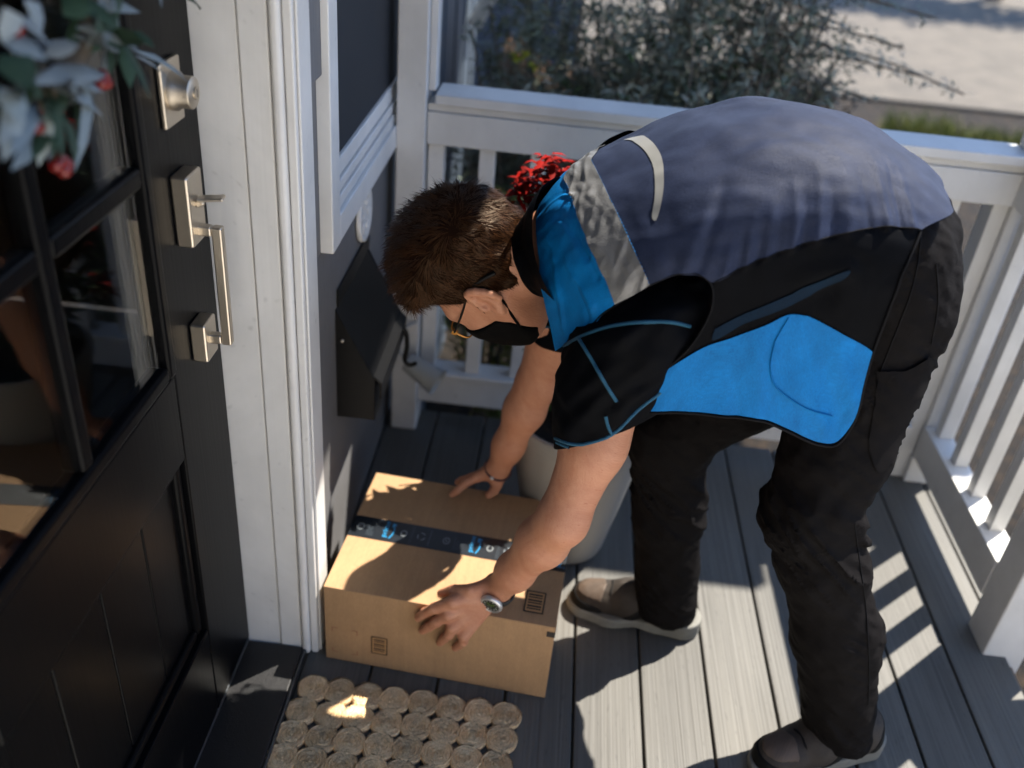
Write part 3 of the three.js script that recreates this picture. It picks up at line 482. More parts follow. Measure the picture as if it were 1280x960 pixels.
// ---------------------------------------------------------------- wreath on the door
{
  const w = thing('door_wreath', 'wreath of pale lance shaped leaves and red berries on the door', 'wreath'), pale = [], green = [];
  const leaf = (a, b, wd, col, n) => { const L = new Leaves(); const d = b.clone().sub(a); L.add(a, d, d.length(), wd, col, n || V(0.6, 0.7, 0.2), rr(0.02, 0.2)); return part('leaf', L.geo(), M.leafSage, w); };
  const C = V(-0.505, 1.505, -0.86), RR = 0.19;
  part('ring', new THREE.TorusGeometry(RR, 0.014, 8, 48).rotateY(Math.PI / 2).translate(C.x, C.y, C.z), M.bark, w);
  const PALE = [0.13, 0.16, 0.17], GRN = [0.010, 0.035, 0.014];
  // leaves that the photograph shows: base pixel, tip pixel, width, pale or green
  const seen = [[95, 35, 182, 50, 0.026, 0], [90, 45, 165, 68, 0.02, 0], [165, 62, 252, 92, 0.014, 0], [170, 70, 228, 96, 0.013, 0], [40, 105, 145, 80, 0.028, 0], [60, 95, 138, 108, 0.024, 0], [65, 110, 152, 138, 0.026, 0], [28, 30, 62, 55, 0.03, 0], [0, 50, 60, 70, 0.03, 0], [20, 115, 8, 198, 0.022, 0], [60, 130, 52, 210, 0.016, 0], [62, 150, 40, 200, 0.016, 1], [150, 60, 168, 108, 0.022, 1], [90, 5, 150, 30, 0.03, 1], [0, 70, 40, 110, 0.045, 1], [30, 0, 60, 45, 0.03, 0], [0, 110, 30, 150, 0.03, 0], [55, 70, 100, 55, 0.022, 0], [110, 10, 185, 5, 0.02, 0], [5, 10, 12, 55, 0.035, 0], [215, -10, 258, 4, 0.03, 1], [160, 40, 195, 58, 0.018, 1], [80, 20, 110, 0, 0.03, 1], [45, 130, 25, 175, 0.02, 0]];
  for (const [x0, y0, x1, y1, wd, g] of seen) leaf(atX(x0, y0, -0.475 + rr(-0.015, 0.01)), atX(x1, y1, -0.462 + rr(-0.02, 0.02)), wd * 0.9, vary(g ? GRN : [0.2, 0.235, 0.245], 0.12));
  for (let i = 0; i < 110; i++) { const a = rr(0, 6.283), r = RR + rr(-0.03, 0.03), b = C.clone().add(V(rr(0, 0.03), Math.sin(a) * r, Math.cos(a) * r)), dir = V(rr(0, 0.7), Math.cos(a) * 0.8 + Math.sin(a) * rr(-0.8, 0.8), -Math.sin(a) * 0.8 + Math.cos(a) * rr(-0.8, 0.8)).normalize(); leaf(b, b.clone().addScaledVector(dir, rr(0.07, 0.11)), rr(0.014, 0.022), vary(rnd() < 0.5 ? PALE : GRN, 0.2), V(1, 0.3, 0)); }
  const bg = new THREE.SphereGeometry(0.0075, 14, 10), berry = std({ color: rgb(0.14, 0.004, 0.003), roughness: 0.3 });
  for (const [x, y] of [[128, 95], [132, 103], [126, 103], [75, 200], [82, 205], [70, 206], [80, 213], [40, 150], [46, 158], [20, 35]]) part('berry', bg.clone().translate(...atX(x, y, -0.478).toArray()), berry, w);
}
// ---------------------------------------------------------------- person
// implicit surfaces meshed with surface nets
const smin = (a, b, k) => { const h = Math.max(k - Math.abs(a - b), 0) / k; return Math.min(a, b) - h * h * k * 0.25; };
const smax = (a, b, k) => -smin(-a, -b, k);
function cap(a, b, ra, rb) {                                   // tapered capsule distance
  const bx = b.x - a.x, by = b.y - a.y, bz = b.z - a.z, L2 = bx * bx + by * by + bz * bz;
  return (x, y, z) => { const px = x - a.x, py = y - a.y, pz = z - a.z; let t = (px * bx + py * by + pz * bz) / L2; t = t < 0 ? 0 : t > 1 ? 1 : t; const dx = px - bx * t, dy = py - by * t, dz = pz - bz * t; return Math.sqrt(dx * dx + dy * dy + dz * dz) - (ra + (rb - ra) * t); };
}
function ell(c, r, q) {                                        // ellipsoid, q: optional inverse rotation
  return (x, y, z) => { let px = x - c.x, py = y - c.y, pz = z - c.z; if (q) { const v = V(px, py, pz).applyQuaternion(q); px = v.x; py = v.y; pz = v.z; } const k0 = Math.sqrt((px / r.x) ** 2 + (py / r.y) ** 2 + (pz / r.z) ** 2), k1 = Math.sqrt((px / r.x ** 2) ** 2 + (py / r.y ** 2) ** 2 + (pz / r.z ** 2) ** 2); return k1 < 1e-9 ? -Math.min(r.x, r.y, r.z) : k0 * (k0 - 1) / k1; };
}
function nets(fn, lo, hi, cell, uvScale = 1) {
  const nx = Math.ceil((hi.x - lo.x) / cell) + 1, ny = Math.ceil((hi.y - lo.y) / cell) + 1, nz = Math.ceil((hi.z - lo.z) / cell) + 1, F = new Float32Array(nx * ny * nz);
  let o = 0; for (let k = 0; k < nz; k++) for (let j = 0; j < ny; j++) for (let i = 0; i < nx; i++) F[o++] = fn(lo.x + i * cell, lo.y + j * cell, lo.z + k * cell);
  const id = new Int32Array(nx * ny * nz).fill(-1), P = [], N = [], I = [], sx = 1, sy = nx, sz = nx * ny, cor = [0, 1, sy, sy + 1, sz, sz + 1, sz + sy, sz + sy + 1], E = [[0, 1], [2, 3], [4, 5], [6, 7], [0, 2], [1, 3], [4, 6], [5, 7], [0, 4], [1, 5], [2, 6], [3, 7]];
  for (let k = 0; k < nz - 1; k++) for (let j = 0; j < ny - 1; j++) for (let i = 0; i < nx - 1; i++) {
    const b = i + j * sy + k * sz; let m = 0; for (let c = 0; c < 8; c++) if (F[b + cor[c]] < 0) m |= 1 << c; if (m === 0 || m === 255) continue;
    let x = 0, y = 0, z = 0, n = 0; for (const [p, q] of E) { const fp = F[b + cor[p]], fq = F[b + cor[q]]; if ((fp < 0) === (fq < 0)) continue; const t = fp / (fp - fq); x += (p & 1) + ((q & 1) - (p & 1)) * t; y += ((p >> 1) & 1) + (((q >> 1) & 1) - ((p >> 1) & 1)) * t; z += (p >> 2) + ((q >> 2) - (p >> 2)) * t; n++; }
    id[b] = P.length / 3; const X = lo.x + (i + x / n) * cell, Y = lo.y + (j + y / n) * cell, Z = lo.z + (k + z / n) * cell; P.push(X, Y, Z);
    const h = cell * 0.5; let gx = fn(X + h, Y, Z) - fn(X - h, Y, Z), gy = fn(X, Y + h, Z) - fn(X, Y - h, Z), gz = fn(X, Y, Z + h) - fn(X, Y, Z - h); const L = Math.hypot(gx, gy, gz) || 1; N.push(gx / L, gy / L, gz / L);
  }
  const quad = (a, b, c, d, f) => { if (a < 0 || b < 0 || c < 0 || d < 0) return; if (f) I.push(a, b, c, a, c, d); else I.push(a, c, b, a, d, c); };
  for (let k = 1; k < nz - 1; k++) for (let j = 1; j < ny - 1; j++) for (let i = 1; i < nx - 1; i++) {
    const b = i + j * sy + k * sz, f = F[b] < 0;
    if (f !== (F[b + sx] < 0)) quad(id[b - sy - sz], id[b - sz], id[b], id[b - sy], f);
    if (f !== (F[b + sy] < 0)) quad(id[b - sx - sz], id[b - sx], id[b], id[b - sz], f);
    if (f !== (F[b + sz] < 0)) quad(id[b - sx - sy], id[b - sy], id[b], id[b - sx], f);
  }
  const g = new THREE.BufferGeometry(); g.setAttribute('position', new THREE.Float32BufferAttribute(P, 3)); g.setAttribute('normal', new THREE.Float32BufferAttribute(N, 3)); g.setIndex(I);
  // slanted uv in metres, without seams
  const uv = new Float32Array(P.length / 3 * 2); for (let i = 0; i < P.length / 3; i++) { const x = P[i * 3], y = P[i * 3 + 1], z = P[i * 3 + 2]; uv[i * 2] = (x * 0.9 + z + y * 0.15) * uvScale; uv[i * 2 + 1] = (y + (x - z) * 0.35) * uvScale; } g.setAttribute('uv', new THREE.BufferAttribute(uv, 2)); return g;
}
seedState = 2024;
const man = thing('person', 'person in blue and grey delivery vest bending to set down the box', 'person');
Object.assign(M, {
  skin: phy({ color: rgb(0.50, 0.245, 0.15), map: T.skin, bumpMap: T.speck, bumpScale: 0.0007, roughness: 0.52, specularIntensity: 0.6 }),
  pants: phy({ color: rgb(0.0078, 0.0068, 0.007), map: T.cloth, bumpMap: T.weave, bumpScale: 0.0006, roughness: 0.75, specularIntensity: 0.1 }),
  shirt: phy({ color: rgb(0.0028, 0.0032, 0.0046), map: T.cloth, bumpMap: T.weave, bumpScale: 0.0004, roughness: 0.6, specularIntensity: 0.07 }),
  vestGrey: phy({ color: rgb(0.026, 0.035, 0.070), map: T.cloth, bumpMap: T.weave, bumpScale: 0.0007, roughness: 0.55, specularIntensity: 0.16 }),
  vestBlue: phy({ color: rgb(0.0005, 0.175, 0.50), map: T.cloth, bumpMap: T.weave, bumpScale: 0.0004, roughness: 0.6, specularIntensity: 0.25 }),
  reflective: phy({ color: rgb(0.15, 0.15, 0.15), metalness: 0.3, roughness: 0.42, bumpMap: T.speck, bumpScale: 0.0006 }),
  crescent: std({ color: rgb(0.19, 0.19, 0.18), roughness: 0.45 }),
  piping: phy({ color: rgb(0.003, 0.003, 0.004), roughness: 0.7, specularIntensity: 0.2 }),
  turquoise: std({ color: rgb(0.003, 0.085, 0.16), roughness: 0.6, bumpMap: T.weave, bumpScale: 0.001 }),
  hair: phy({ color: rgb(1, 1, 1), vertexColors: true, roughness: 0.4, specularIntensity: 0.45, specularColor: rgb(1, 0.75, 0.5) }),
  hairCap: phy({ color: rgb(0.012, 0.0045, 0.0018), specularIntensity: 0.1, roughness: 0.8 }),
  mask: phy({ color: rgb(0.0024, 0.0024, 0.0026), bumpMap: T.weave, bumpScale: 0.0006, roughness: 0.8, specularIntensity: 0.12 }),
});
const ZC = -1.42;                                               // the plane the body is bent in
const J = {
  shL: atZ(795, 430, -1.315), elL: atZ(703, 650, -1.235), wrL: atZ(622, 738, -1.325),
  shR: atZ(725, 305, -1.63), elR: atZ(670, 480, -1.685), wrR: atZ(622, 588, -1.70),
  hipL: atZ(1092, 395, -1.34), knL: atZ(1018, 640, -1.275), anL: atZ(1047, 880, -1.25),
  hipR: atZ(1020, 400, -1.52), knR: atZ(838, 610, -1.53), anR: atZ(832, 752, -1.545),
  neck: atZ(694, 305, ZC), head: atZ(572, 312, -1.44),
};
const HK = 1.13, HEADTURN = -0.36;
// ---- head frame: U towards the crown, F out of the face, S towards his left ear (the camera)
const HF = V(-0.36, -0.933, 0.0).normalize(), HS = V(0, 0, 1), HU = V().crossVectors(HF, HS).normalize();   // bent forward ...
HF.applyAxisAngle(HU, HEADTURN); HS.applyAxisAngle(HU, HEADTURN);                                        // ... and turned a little away from the camera
const HC = atZ(607, 376, -1.365).addScaledVector(HS, -0.082 * HK).addScaledVector(HU, 0.008 * HK).addScaledVector(HF, 0.022 * HK);   // centre of the skull, found from the ear
const H = (s, u, f) => HC.clone().addScaledVector(HS, s * HK).addScaledVector(HU, u * HK).addScaledVector(HF, f * HK);
const hl0 = (x, y, z) => { const px = x - HC.x, py = y - HC.y, pz = z - HC.z; return [px * HS.x + py * HS.y + pz * HS.z, px * HU.x + py * HU.y + pz * HU.z, px * HF.x + py * HF.y + pz * HF.z]; };
const hl = (x, y, z) => hl0(x, y, z).map((q) => q / HK);
const E3 = (c, r) => ell(V(...c), V(...r));
const skull = [E3([0, 0.035, -0.012], [0.0755, 0.083, 0.096]), E3([0, -0.02, 0.03], [0.066, 0.085, 0.066]), E3([0, -0.085, 0.052], [0.043, 0.035, 0.036])];
const headParts = {
  jaw: [cap(V(0.058, -0.035, -0.01), V(0.02, -0.098, 0.062), 0.018, 0.016), cap(V(-0.058, -0.035, -0.01), V(-0.02, -0.098, 0.062), 0.018, 0.016)],
  nose: cap(V(0, 0.005, 0.092), V(0, -0.032, 0.112), 0.008, 0.0125), brow: [cap(V(0.012, 0.018, 0.086), V(0.05, 0.018, 0.068), 0.011, 0.011), cap(V(-0.012, 0.018, 0.086), V(-0.05, 0.018, 0.068), 0.011, 0.011)],
  cheek: [E3([0.042, -0.03, 0.066], [0.024, 0.02, 0.02]), E3([-0.042, -0.03, 0.066], [0.024, 0.02, 0.02])],
  lips: cap(V(-0.018, -0.066, 0.092), V(0.018, -0.066, 0.092), 0.008, 0.008),
  eyeHole: [E3([0.032, 0.0, 0.094], [0.017, 0.011, 0.012]), E3([-0.032, 0.0, 0.094], [0.017, 0.011, 0.012])],
  eye: [E3([0.032, 0.0, 0.079], [0.0125, 0.0125, 0.0125]), E3([-0.032, 0.0, 0.079], [0.0125, 0.0125, 0.0125])],
};
function headSDF(s, u, f) {
  let d = smin(skull[0](s, u, f), skull[1](s, u, f), 0.04); d = smin(d, skull[2](s, u, f), 0.035);
  for (const q of headParts.jaw) d = smin(d, q(s, u, f), 0.03);
  for (const q of headParts.brow) d = smin(d, q(s, u, f), 0.02);
  for (const q of headParts.cheek) d = smin(d, q(s, u, f), 0.03);
  for (const q of headParts.eyeHole) d = smax(d, -q(s, u, f), 0.01);
  for (const q of headParts.eye) d = smin(d, q(s, u, f), 0.004);
  d = smin(d, headParts.nose(s, u, f), 0.018); d = smin(d, headParts.lips(s, u, f), 0.014); return d;
}
// ears: rim, lobe and bowl
function earSDF(sg) {
  const x = (s) => s * sg, rim = [], pts = []; for (let i = 0; i <= 8; i++) { const a = -0.7 + i / 8 * 4.0; pts.push(V(x(0.079 + 0.010 * Math.sin(Math.min(a + 0.7, 3.1) * 0.9)), -0.006 + Math.sin(a) * 0.027 * 1.0 + 0.0, -0.022 - Math.cos(a) * -0.016 * -1 - 0.004)); }
  for (let i = 0; i < 8; i++) rim.push(cap(pts[i], pts[i + 1], 0.0052, 0.0052));
  const plate = ell(V(x(0.079), -0.008, -0.022), V(0.007, 0.027, 0.017)), lobe = ell(V(x(0.079), -0.034, -0.012), V(0.006, 0.010, 0.009)), bowl = ell(V(x(0.089), -0.012, -0.016), V(0.009, 0.014, 0.0085)), trag = ell(V(x(0.081), -0.012, -0.004), V(0.006, 0.009, 0.005));
  return (s, u, f) => { let d = smin(plate(s, u, f), lobe(s, u, f), 0.008); for (const r of rim) d = smin(d, r(s, u, f), 0.005); d = smax(d, -bowl(s, u, f), 0.005); return smin(d, trag(s, u, f), 0.004); };
}
const ears = [earSDF(1), earSDF(-1)];
const neckA = H(0, -0.03, -0.035), neckB = atZ(706, 312, ZC);
const neckF = [cap(neckA, neckB, 0.054, 0.062), cap(H(0, -0.02, -0.055), neckB.clone().add(V(0, 0.035, 0)), 0.04, 0.05)];
const skinHead = (x, y, z) => { const [s, u, f] = hl(x, y, z); let d = headSDF(s, u, f); d = smin(d, ears[0](s, u, f), 0.006); d = smin(d, ears[1](s, u, f), 0.006) * HK; for (const q of neckF) d = smin(d, q(x, y, z), 0.03); return d; };
const bodyGeos = [];
{
  const lo = HC.clone().add(V(-0.2, -0.2, -0.15)), hi = HC.clone().add(V(0.19, 0.19, 0.14)); bodyGeos.push(nets(skinHead, lo, hi, 0.003));
}
// ---- arms
const arm = (sh, el, wr, k = 1) => {
  const d = wr.clone().sub(el), m1 = el.clone().addScaledVector(d, 0.28), m2 = el.clone().addScaledVector(d, 0.7), ud = el.clone().sub(sh), b = sh.clone().addScaledVector(ud, 0.55);
  const c = [cap(sh, b, 0.050 * k, 0.051 * k), cap(b, el, 0.052 * k, 0.041 * k), cap(el, m1, 0.041 * k, 0.043 * k), cap(m1, m2, 0.043 * k, 0.033 * k), cap(m2, wr, 0.033 * k, 0.0265 * k)];
  return (x, y, z) => { let q = 1; for (const f of c) q = smin(q, f(x, y, z), 0.03); return q; };
};
const armL = arm(J.shL, J.elL, J.wrL), armR = arm(J.shR, J.elR, J.wrR, 0.98);
const torsoF = [ell(V(0.24, 1.07, ZC), V(0.18, 0.10, 0.13)), ell(V(0.42, 1.08, ZC), V(0.17, 0.095, 0.125)), ell(V(0.13, 1.0, ZC), V(0.10, 0.085, 0.14)), ell(V(0.53, 0.99, -1.44), V(0.09, 0.12, 0.13))];
const torso = (x, y, z) => { let d = 1; for (const f of torsoF) d = smin(d, f(x, y, z), 0.08); return d; };
// ---- hands: chains of short capsules, each finger its own chain
function hand(wr, palm, fingers, thumb, k = 0.008) {
  const web = palm.map(([a, b, ra, rb]) => cap(a, b, ra, rb)), fg = fingers.concat([thumb]).map((ch) => ch.pts.slice(0, -1).map((p, i) => cap(p, ch.pts[i + 1], ch.r[i], ch.r[i + 1])));
  const far = V().copy(wr);
  return (x, y, z) => { const hx = x - far.x, hy = y - far.y, hz = z - far.z, q = Math.sqrt(hx * hx + hy * hy + hz * hz); if (q > 0.26) return q - 0.22; let d = 1; for (const f of web) d = smin(d, f(x, y, z), 0.014); for (const c of fg) { let e = 1; for (const f of c) e = smin(e, f(x, y, z), 0.004); d = smin(d, e, k); } return d; };
}
const face = (px, py, off) => { // a pixel met with a plane lying in front of the box's front face
  const n = V(0, 0, 1).applyAxisAngle(V(0, 1, 0), BOX.rot), p0 = BOX.o.clone().addScaledVector(n, off), d = dirPx(px, py), t = p0.clone().sub(EYE).dot(n) / d.dot(n); return EYE.clone().addScaledVector(d, t); };
const kn = [face(566, 752, 0.03), face(561, 768, 0.033), face(566, 783, 0.031), face(580, 794, 0.027)];
const fin = [
  { pts: [kn[0], face(543, 760, 0.028), face(531, 766, 0.018), face(523, 772, 0.010)], r: [0.0105, 0.0095, 0.0088, 0.0075] },
  { pts: [kn[1], face(546, 777, 0.03), face(536, 783, 0.02), face(528, 788, 0.010)], r: [0.0108, 0.0097, 0.009, 0.0077] },
  { pts: [kn[2], face(561, 793, 0.028), face(555, 798, 0.019), face(550, 803, 0.010)], r: [0.010, 0.0092, 0.0085, 0.0074] },
  { pts: [kn[3], face(579, 802, 0.024), face(574, 806, 0.016), face(569, 810, 0.009)], r: [0.0092, 0.0082, 0.0076, 0.0066] }];
const wL = J.wrL, palmL = kn.map((q, i) => [wL.clone().lerp(q, 0.1), q, 0.019, 0.0125]);
const thumbL = { pts: [wL.clone().lerp(kn[0], 0.3).add(V(0.005, 0.012, -0.012)), face(588, 738, 0.012), face(566, 742, 0.002).add(V(0, 0.010, 0)), face(551, 747, -0.008).add(V(0, 0.012, 0))], r: [0.014, 0.0125, 0.0105, 0.0085] };
for (const q of fin) q.r = q.r.map((v) => v + 0.0012);
const handL = hand(wL, palmL, fin, thumbL);
const topY = 0.002 + BOX.h, wR = J.wrR, kR = [atY(597, 596, topY + 0.045), atY(606, 590, topY + 0.042), atY(615, 586, topY + 0.036), atY(623, 586, topY + 0.03)];
const back = (i, dz, y) => kR[i].clone().setY(y).add(V(-0.012, 0, dz));
const finR = [
  { pts: [kR[0], atY(582, 604, topY + 0.036), atY(572, 613, topY + 0.022), atY(565, 618, topY + 0.009)], r: [0.0105, 0.0095, 0.0088, 0.0078] },
  { pts: [kR[1], atY(590, 596, topY + 0.036), atY(578, 600, topY + 0.02), atY(572, 603, topY + 0.006)], r: [0.0108, 0.0097, 0.009, 0.0077] },
  { pts: [kR[2], back(2, -0.028, topY + 0.025), back(2, -0.036, topY + 0.002), back(2, -0.03, topY - 0.02)], r: [0.010, 0.0092, 0.0085, 0.0074] },
  { pts: [kR[3], back(3, -0.024, topY + 0.02), back(3, -0.03, topY), back(3, -0.026, topY - 0.016)], r: [0.0092, 0.0082, 0.0076, 0.0066] }];
const thumbR = { pts: [wR.clone().lerp(kR[0], 0.3), atY(621, 606, topY + 0.035), atY(618, 613, topY + 0.02), atY(611, 619, topY + 0.009)], r: [0.013, 0.0125, 0.0108, 0.0088] };
const handR = hand(wR, kR.map((q) => [wR.clone().lerp(q, 0.15), q, 0.018, 0.0122]), finR, thumbR);
{
  const joinL = (x, y, z) => smin(armL(x, y, z), handL(x, y, z), 0.018), joinR = (x, y, z) => smin(armR(x, y, z), handR(x, y, z), 0.018);
  const all = (x, y, z) => { let d = torso(x, y, z); for (const q of neckF) d = smin(d, q(x, y, z), 0.04); return d; };
  bodyGeos.push(nets(all, V(-0.05, 0.84, -1.64), V(0.70, 1.22, -1.22), 0.01));
  const boxOf = (pts, m) => { const b = new THREE.Box3().setFromPoints(pts); b.expandByScalar(m); return b; };
  const bl = boxOf([...fin.flatMap((f) => f.pts), ...thumbL.pts, wL, J.elL, J.shL], 0.066), br = boxOf([...finR.flatMap((f) => f.pts), ...thumbR.pts, wR, J.elR, J.shR], 0.066);
  bodyGeos.push(nets(joinL, bl.min, bl.max, 0.0036), nets(joinR, br.min, br.max, 0.0042));
}
const body = part('body', merge(bodyGeos), M.skin, man);
// ---- vest: a cloth surface S(u, s); u = 0 along the spine, +-1 at the hanging hems, s from collar to waist
const VS = [ // x, ridge y, half width, roundness depth, lean of the section, hang inwards
  [-0.02, 1.032, 0.115, 0.15, 0.22], [0.015, 1.084, 0.158, 0.165, 0.18], [0.055, 1.120, 0.184, 0.172, 0.13], [0.12, 1.160, 0.196, 0.175, 0.08], [0.20, 1.202, 0.206, 0.182, 0.02],
  [0.28, 1.229, 0.206, 0.186, 0.0], [0.365, 1.235, 0.202, 0.188, -0.03], [0.45, 1.222, 0.196, 0.188, -0.08], [0.52, 1.197, 0.190, 0.182, -0.12], [0.578, 1.162, 0.186, 0.178, -0.15]];
const vsAt = (s) => { const n = VS.length - 1, t = clamp(s, 0, 1) * n, i = Math.min(n - 1, Math.floor(t)), f = t - i, g = (k) => VS[clamp(k, 0, n)]; return [0, 1, 2, 3, 4].map((c) => { const a = g(i - 1)[c], b = g(i)[c], d = g(i + 1)[c], e = g(i + 2)[c]; return 0.5 * (2 * b + (d - a) * f + (2 * a - 5 * b + 4 * d - e) * f * f + (3 * b - a - 3 * d + e) * f * f * f); }); };
const US = 0.55, HANG = 0.5;
function vestPlain(u, s) {
  const [x, y, w0, a, l] = vsAt(s), sg = Math.sign(u) || 1, q = Math.abs(u), w = sg > 0 ? w0 * (1 + 0.16 * sstep(0.05, 0.35, s)) : w0; let dy, zz;
  if (q < US) { const p = q / US * Math.PI / 2; zz = w * Math.pow(Math.sin(p), 0.82); dy = a * (1 - Math.pow(Math.cos(p), 0.74)); }
  else { const t = (q - US) / (1 - US); zz = w * (1 + 0.10 * t); dy = a + HANG * t; }
  return V(x + l * dy, y - dy, ZC + sg * zz);
}
let vestFold = () => 0;
function vestPt(u, s, off = 0) {
  const e = 0.004, p = vestPlain(u, s), du = vestPlain(u + e, s).sub(vestPlain(u - e, s)), ds = vestPlain(u, Math.min(1, s + e)).sub(vestPlain(u, Math.max(0, s - e)));
  const n = V().crossVectors(ds, du).normalize(); const st = vsAt(s); if (n.y * (p.y - st[1] + st[3] * 0.9) + n.z * (p.z - ZC) < 0) n.negate();
  return p.addScaledVector(n, off + vestFold(u, s));
}
function gridGeo(nu, ns, f, u0 = -1, u1 = 1) {
  const P = [], UV = [], I = []; for (let j = 0; j <= ns; j++) for (let i = 0; i <= nu; i++) { const u = lerp(u0, u1, i / nu), s = j / ns, p = f(u, s); P.push(p.x, p.y, p.z); UV.push(u, s); }
  for (let j = 0; j < ns; j++) for (let i = 0; i < nu; i++) { const a = j * (nu + 1) + i; I.push(a, a + 1, a + nu + 1, a + 1, a + nu + 2, a + nu + 1); }
  const g = new THREE.BufferGeometry(); g.setAttribute('position', new THREE.Float32BufferAttribute(P, 3)); g.setAttribute('uv', new THREE.Float32BufferAttribute(UV, 2)); g.setIndex(I); g.computeVertexNormals(); return g;
}
const ds = new THREE.MeshStandardMaterial({ side: THREE.DoubleSide });
const caster = new THREE.Raycaster();
const hitPx = (px, py, mesh) => { caster.set(EYE, dirPx(px, py).normalize()); return caster.intersectObject(mesh, false)[0]; };
const vestProbe = new THREE.Mesh(gridGeo(100, 60, (u, s) => vestPlain(u, s)), ds); vestProbe.updateMatrixWorld();
const uvPx = (px, py) => { const h = hitPx(px, py, vestProbe); return h ? [h.uv.x, h.uv.y] : null; };
const uvList = (pts) => pts.map(([x, y]) => { const q = uvPx(x, y); if (!q) console.log('miss', x, y); return q; }).filter(Boolean);
// folds: each a pixel polyline, width and height in metres
{
  const F = [[[908, 215], [897, 262], [874, 336], 0.008, -0.006], [[897, 222], [882, 270], [858, 332], 0.010, 0.004], [[920, 285], [913, 310], [905, 340], 0.005, 0.004], [[932, 275], [928, 305], [922, 336], 0.004, -0.0035], [[943, 262], [938, 295], [934, 331], 0.005, 0.0045], [[955, 268], [952, 295], [948, 326], 0.004, -0.0035], [[966, 245], [962, 285], [958, 322], 0.005, 0.0045], [[978, 250], [976, 285], [972, 317], 0.004, -0.0035], [[990, 215], [994, 262], [990, 311], 0.005, 0.005], [[1004, 225], [1007, 265], [1004, 306], 0.004, -0.004], [[1018, 195], [1024, 245], [1021, 300], 0.006, 0.005], [[1034, 215], [1040, 255], [1040, 295], 0.005, -0.004],
    [[1046, 190], [1057, 240], [1060, 290], 0.008, 0.0035], [[1066, 200], [1080, 245], [1086, 286], 0.005, -0.004], [[1082, 185], [1100, 235], [1108, 284], 0.006, 0.005], [[1100, 190], [1116, 235], [1126, 284], 0.004, -0.004], [[1116, 195], [1130, 238], [1140, 284], 0.006, 0.004], [[820, 215], [838, 270], [842, 335], 0.010, -0.0025], [[780, 225], [800, 275], [828, 345], 0.010, 0.003],
    [[905, 440], [918, 480], [922, 514], 0.009, -0.004], [[940, 425], [950, 470], [948, 515], 0.009, 0.004], [[1000, 425], [1032, 465], [1050, 530], 0.010, -0.004], [[1040, 430], [1060, 470], [1066, 510], 0.009, 0.004], [[985, 470], [1010, 500], [1030, 535], 0.007, 0.003], [[930, 380], [990, 365], [1060, 335], 0.012, 0.006], [[900, 414], [970, 388], [1040, 362], 0.010, -0.005], [[700, 300], [715, 340], [740, 385], 0.007, 0.005], [[690, 272], [712, 282], [735, 322], 0.006, -0.005], [[684, 262], [703, 246], [716, 246], 0.005, 0.007], [[684, 290], [694, 330], [706, 400], 0.006, 0.005], [[712, 258], [722, 292], [748, 347], 0.005, -0.004], [[700, 330], [722, 360], [735, 395], 0.005, -0.004]];
  const L = F.map((f) => ({ p: uvList(f.slice(0, 3)).map(([u, s]) => [u * 0.5, s * 0.62]), w: f[3], h: f[4] })).filter((f) => f.p.length === 3);
  vestFold = (u, s) => {
    const x = u * 0.5, y = s * 0.62; let d = 0;
    for (const f of L) { let best = 9, tt = 0; for (let i = 0; i < 2; i++) { const [ax, ay] = f.p[i], [bx, by] = f.p[i + 1], vx = bx - ax, vy = by - ay, t = clamp(((x - ax) * vx + (y - ay) * vy) / (vx * vx + vy * vy), 0, 1), r = Math.hypot(x - ax - vx * t, y - ay - vy * t); if (r < best) { best = r; tt = (i + t) / 2; } } d += f.h * Math.exp(-((best / f.w) ** 2)) * 0.75 * Math.pow(tt, 0.9); }
    d += noise2(x * 9 + 3, y * 7) * 0.0035 + noise2(x * 26, y * 18 + 9) * 0.0011; return d;
  };
}
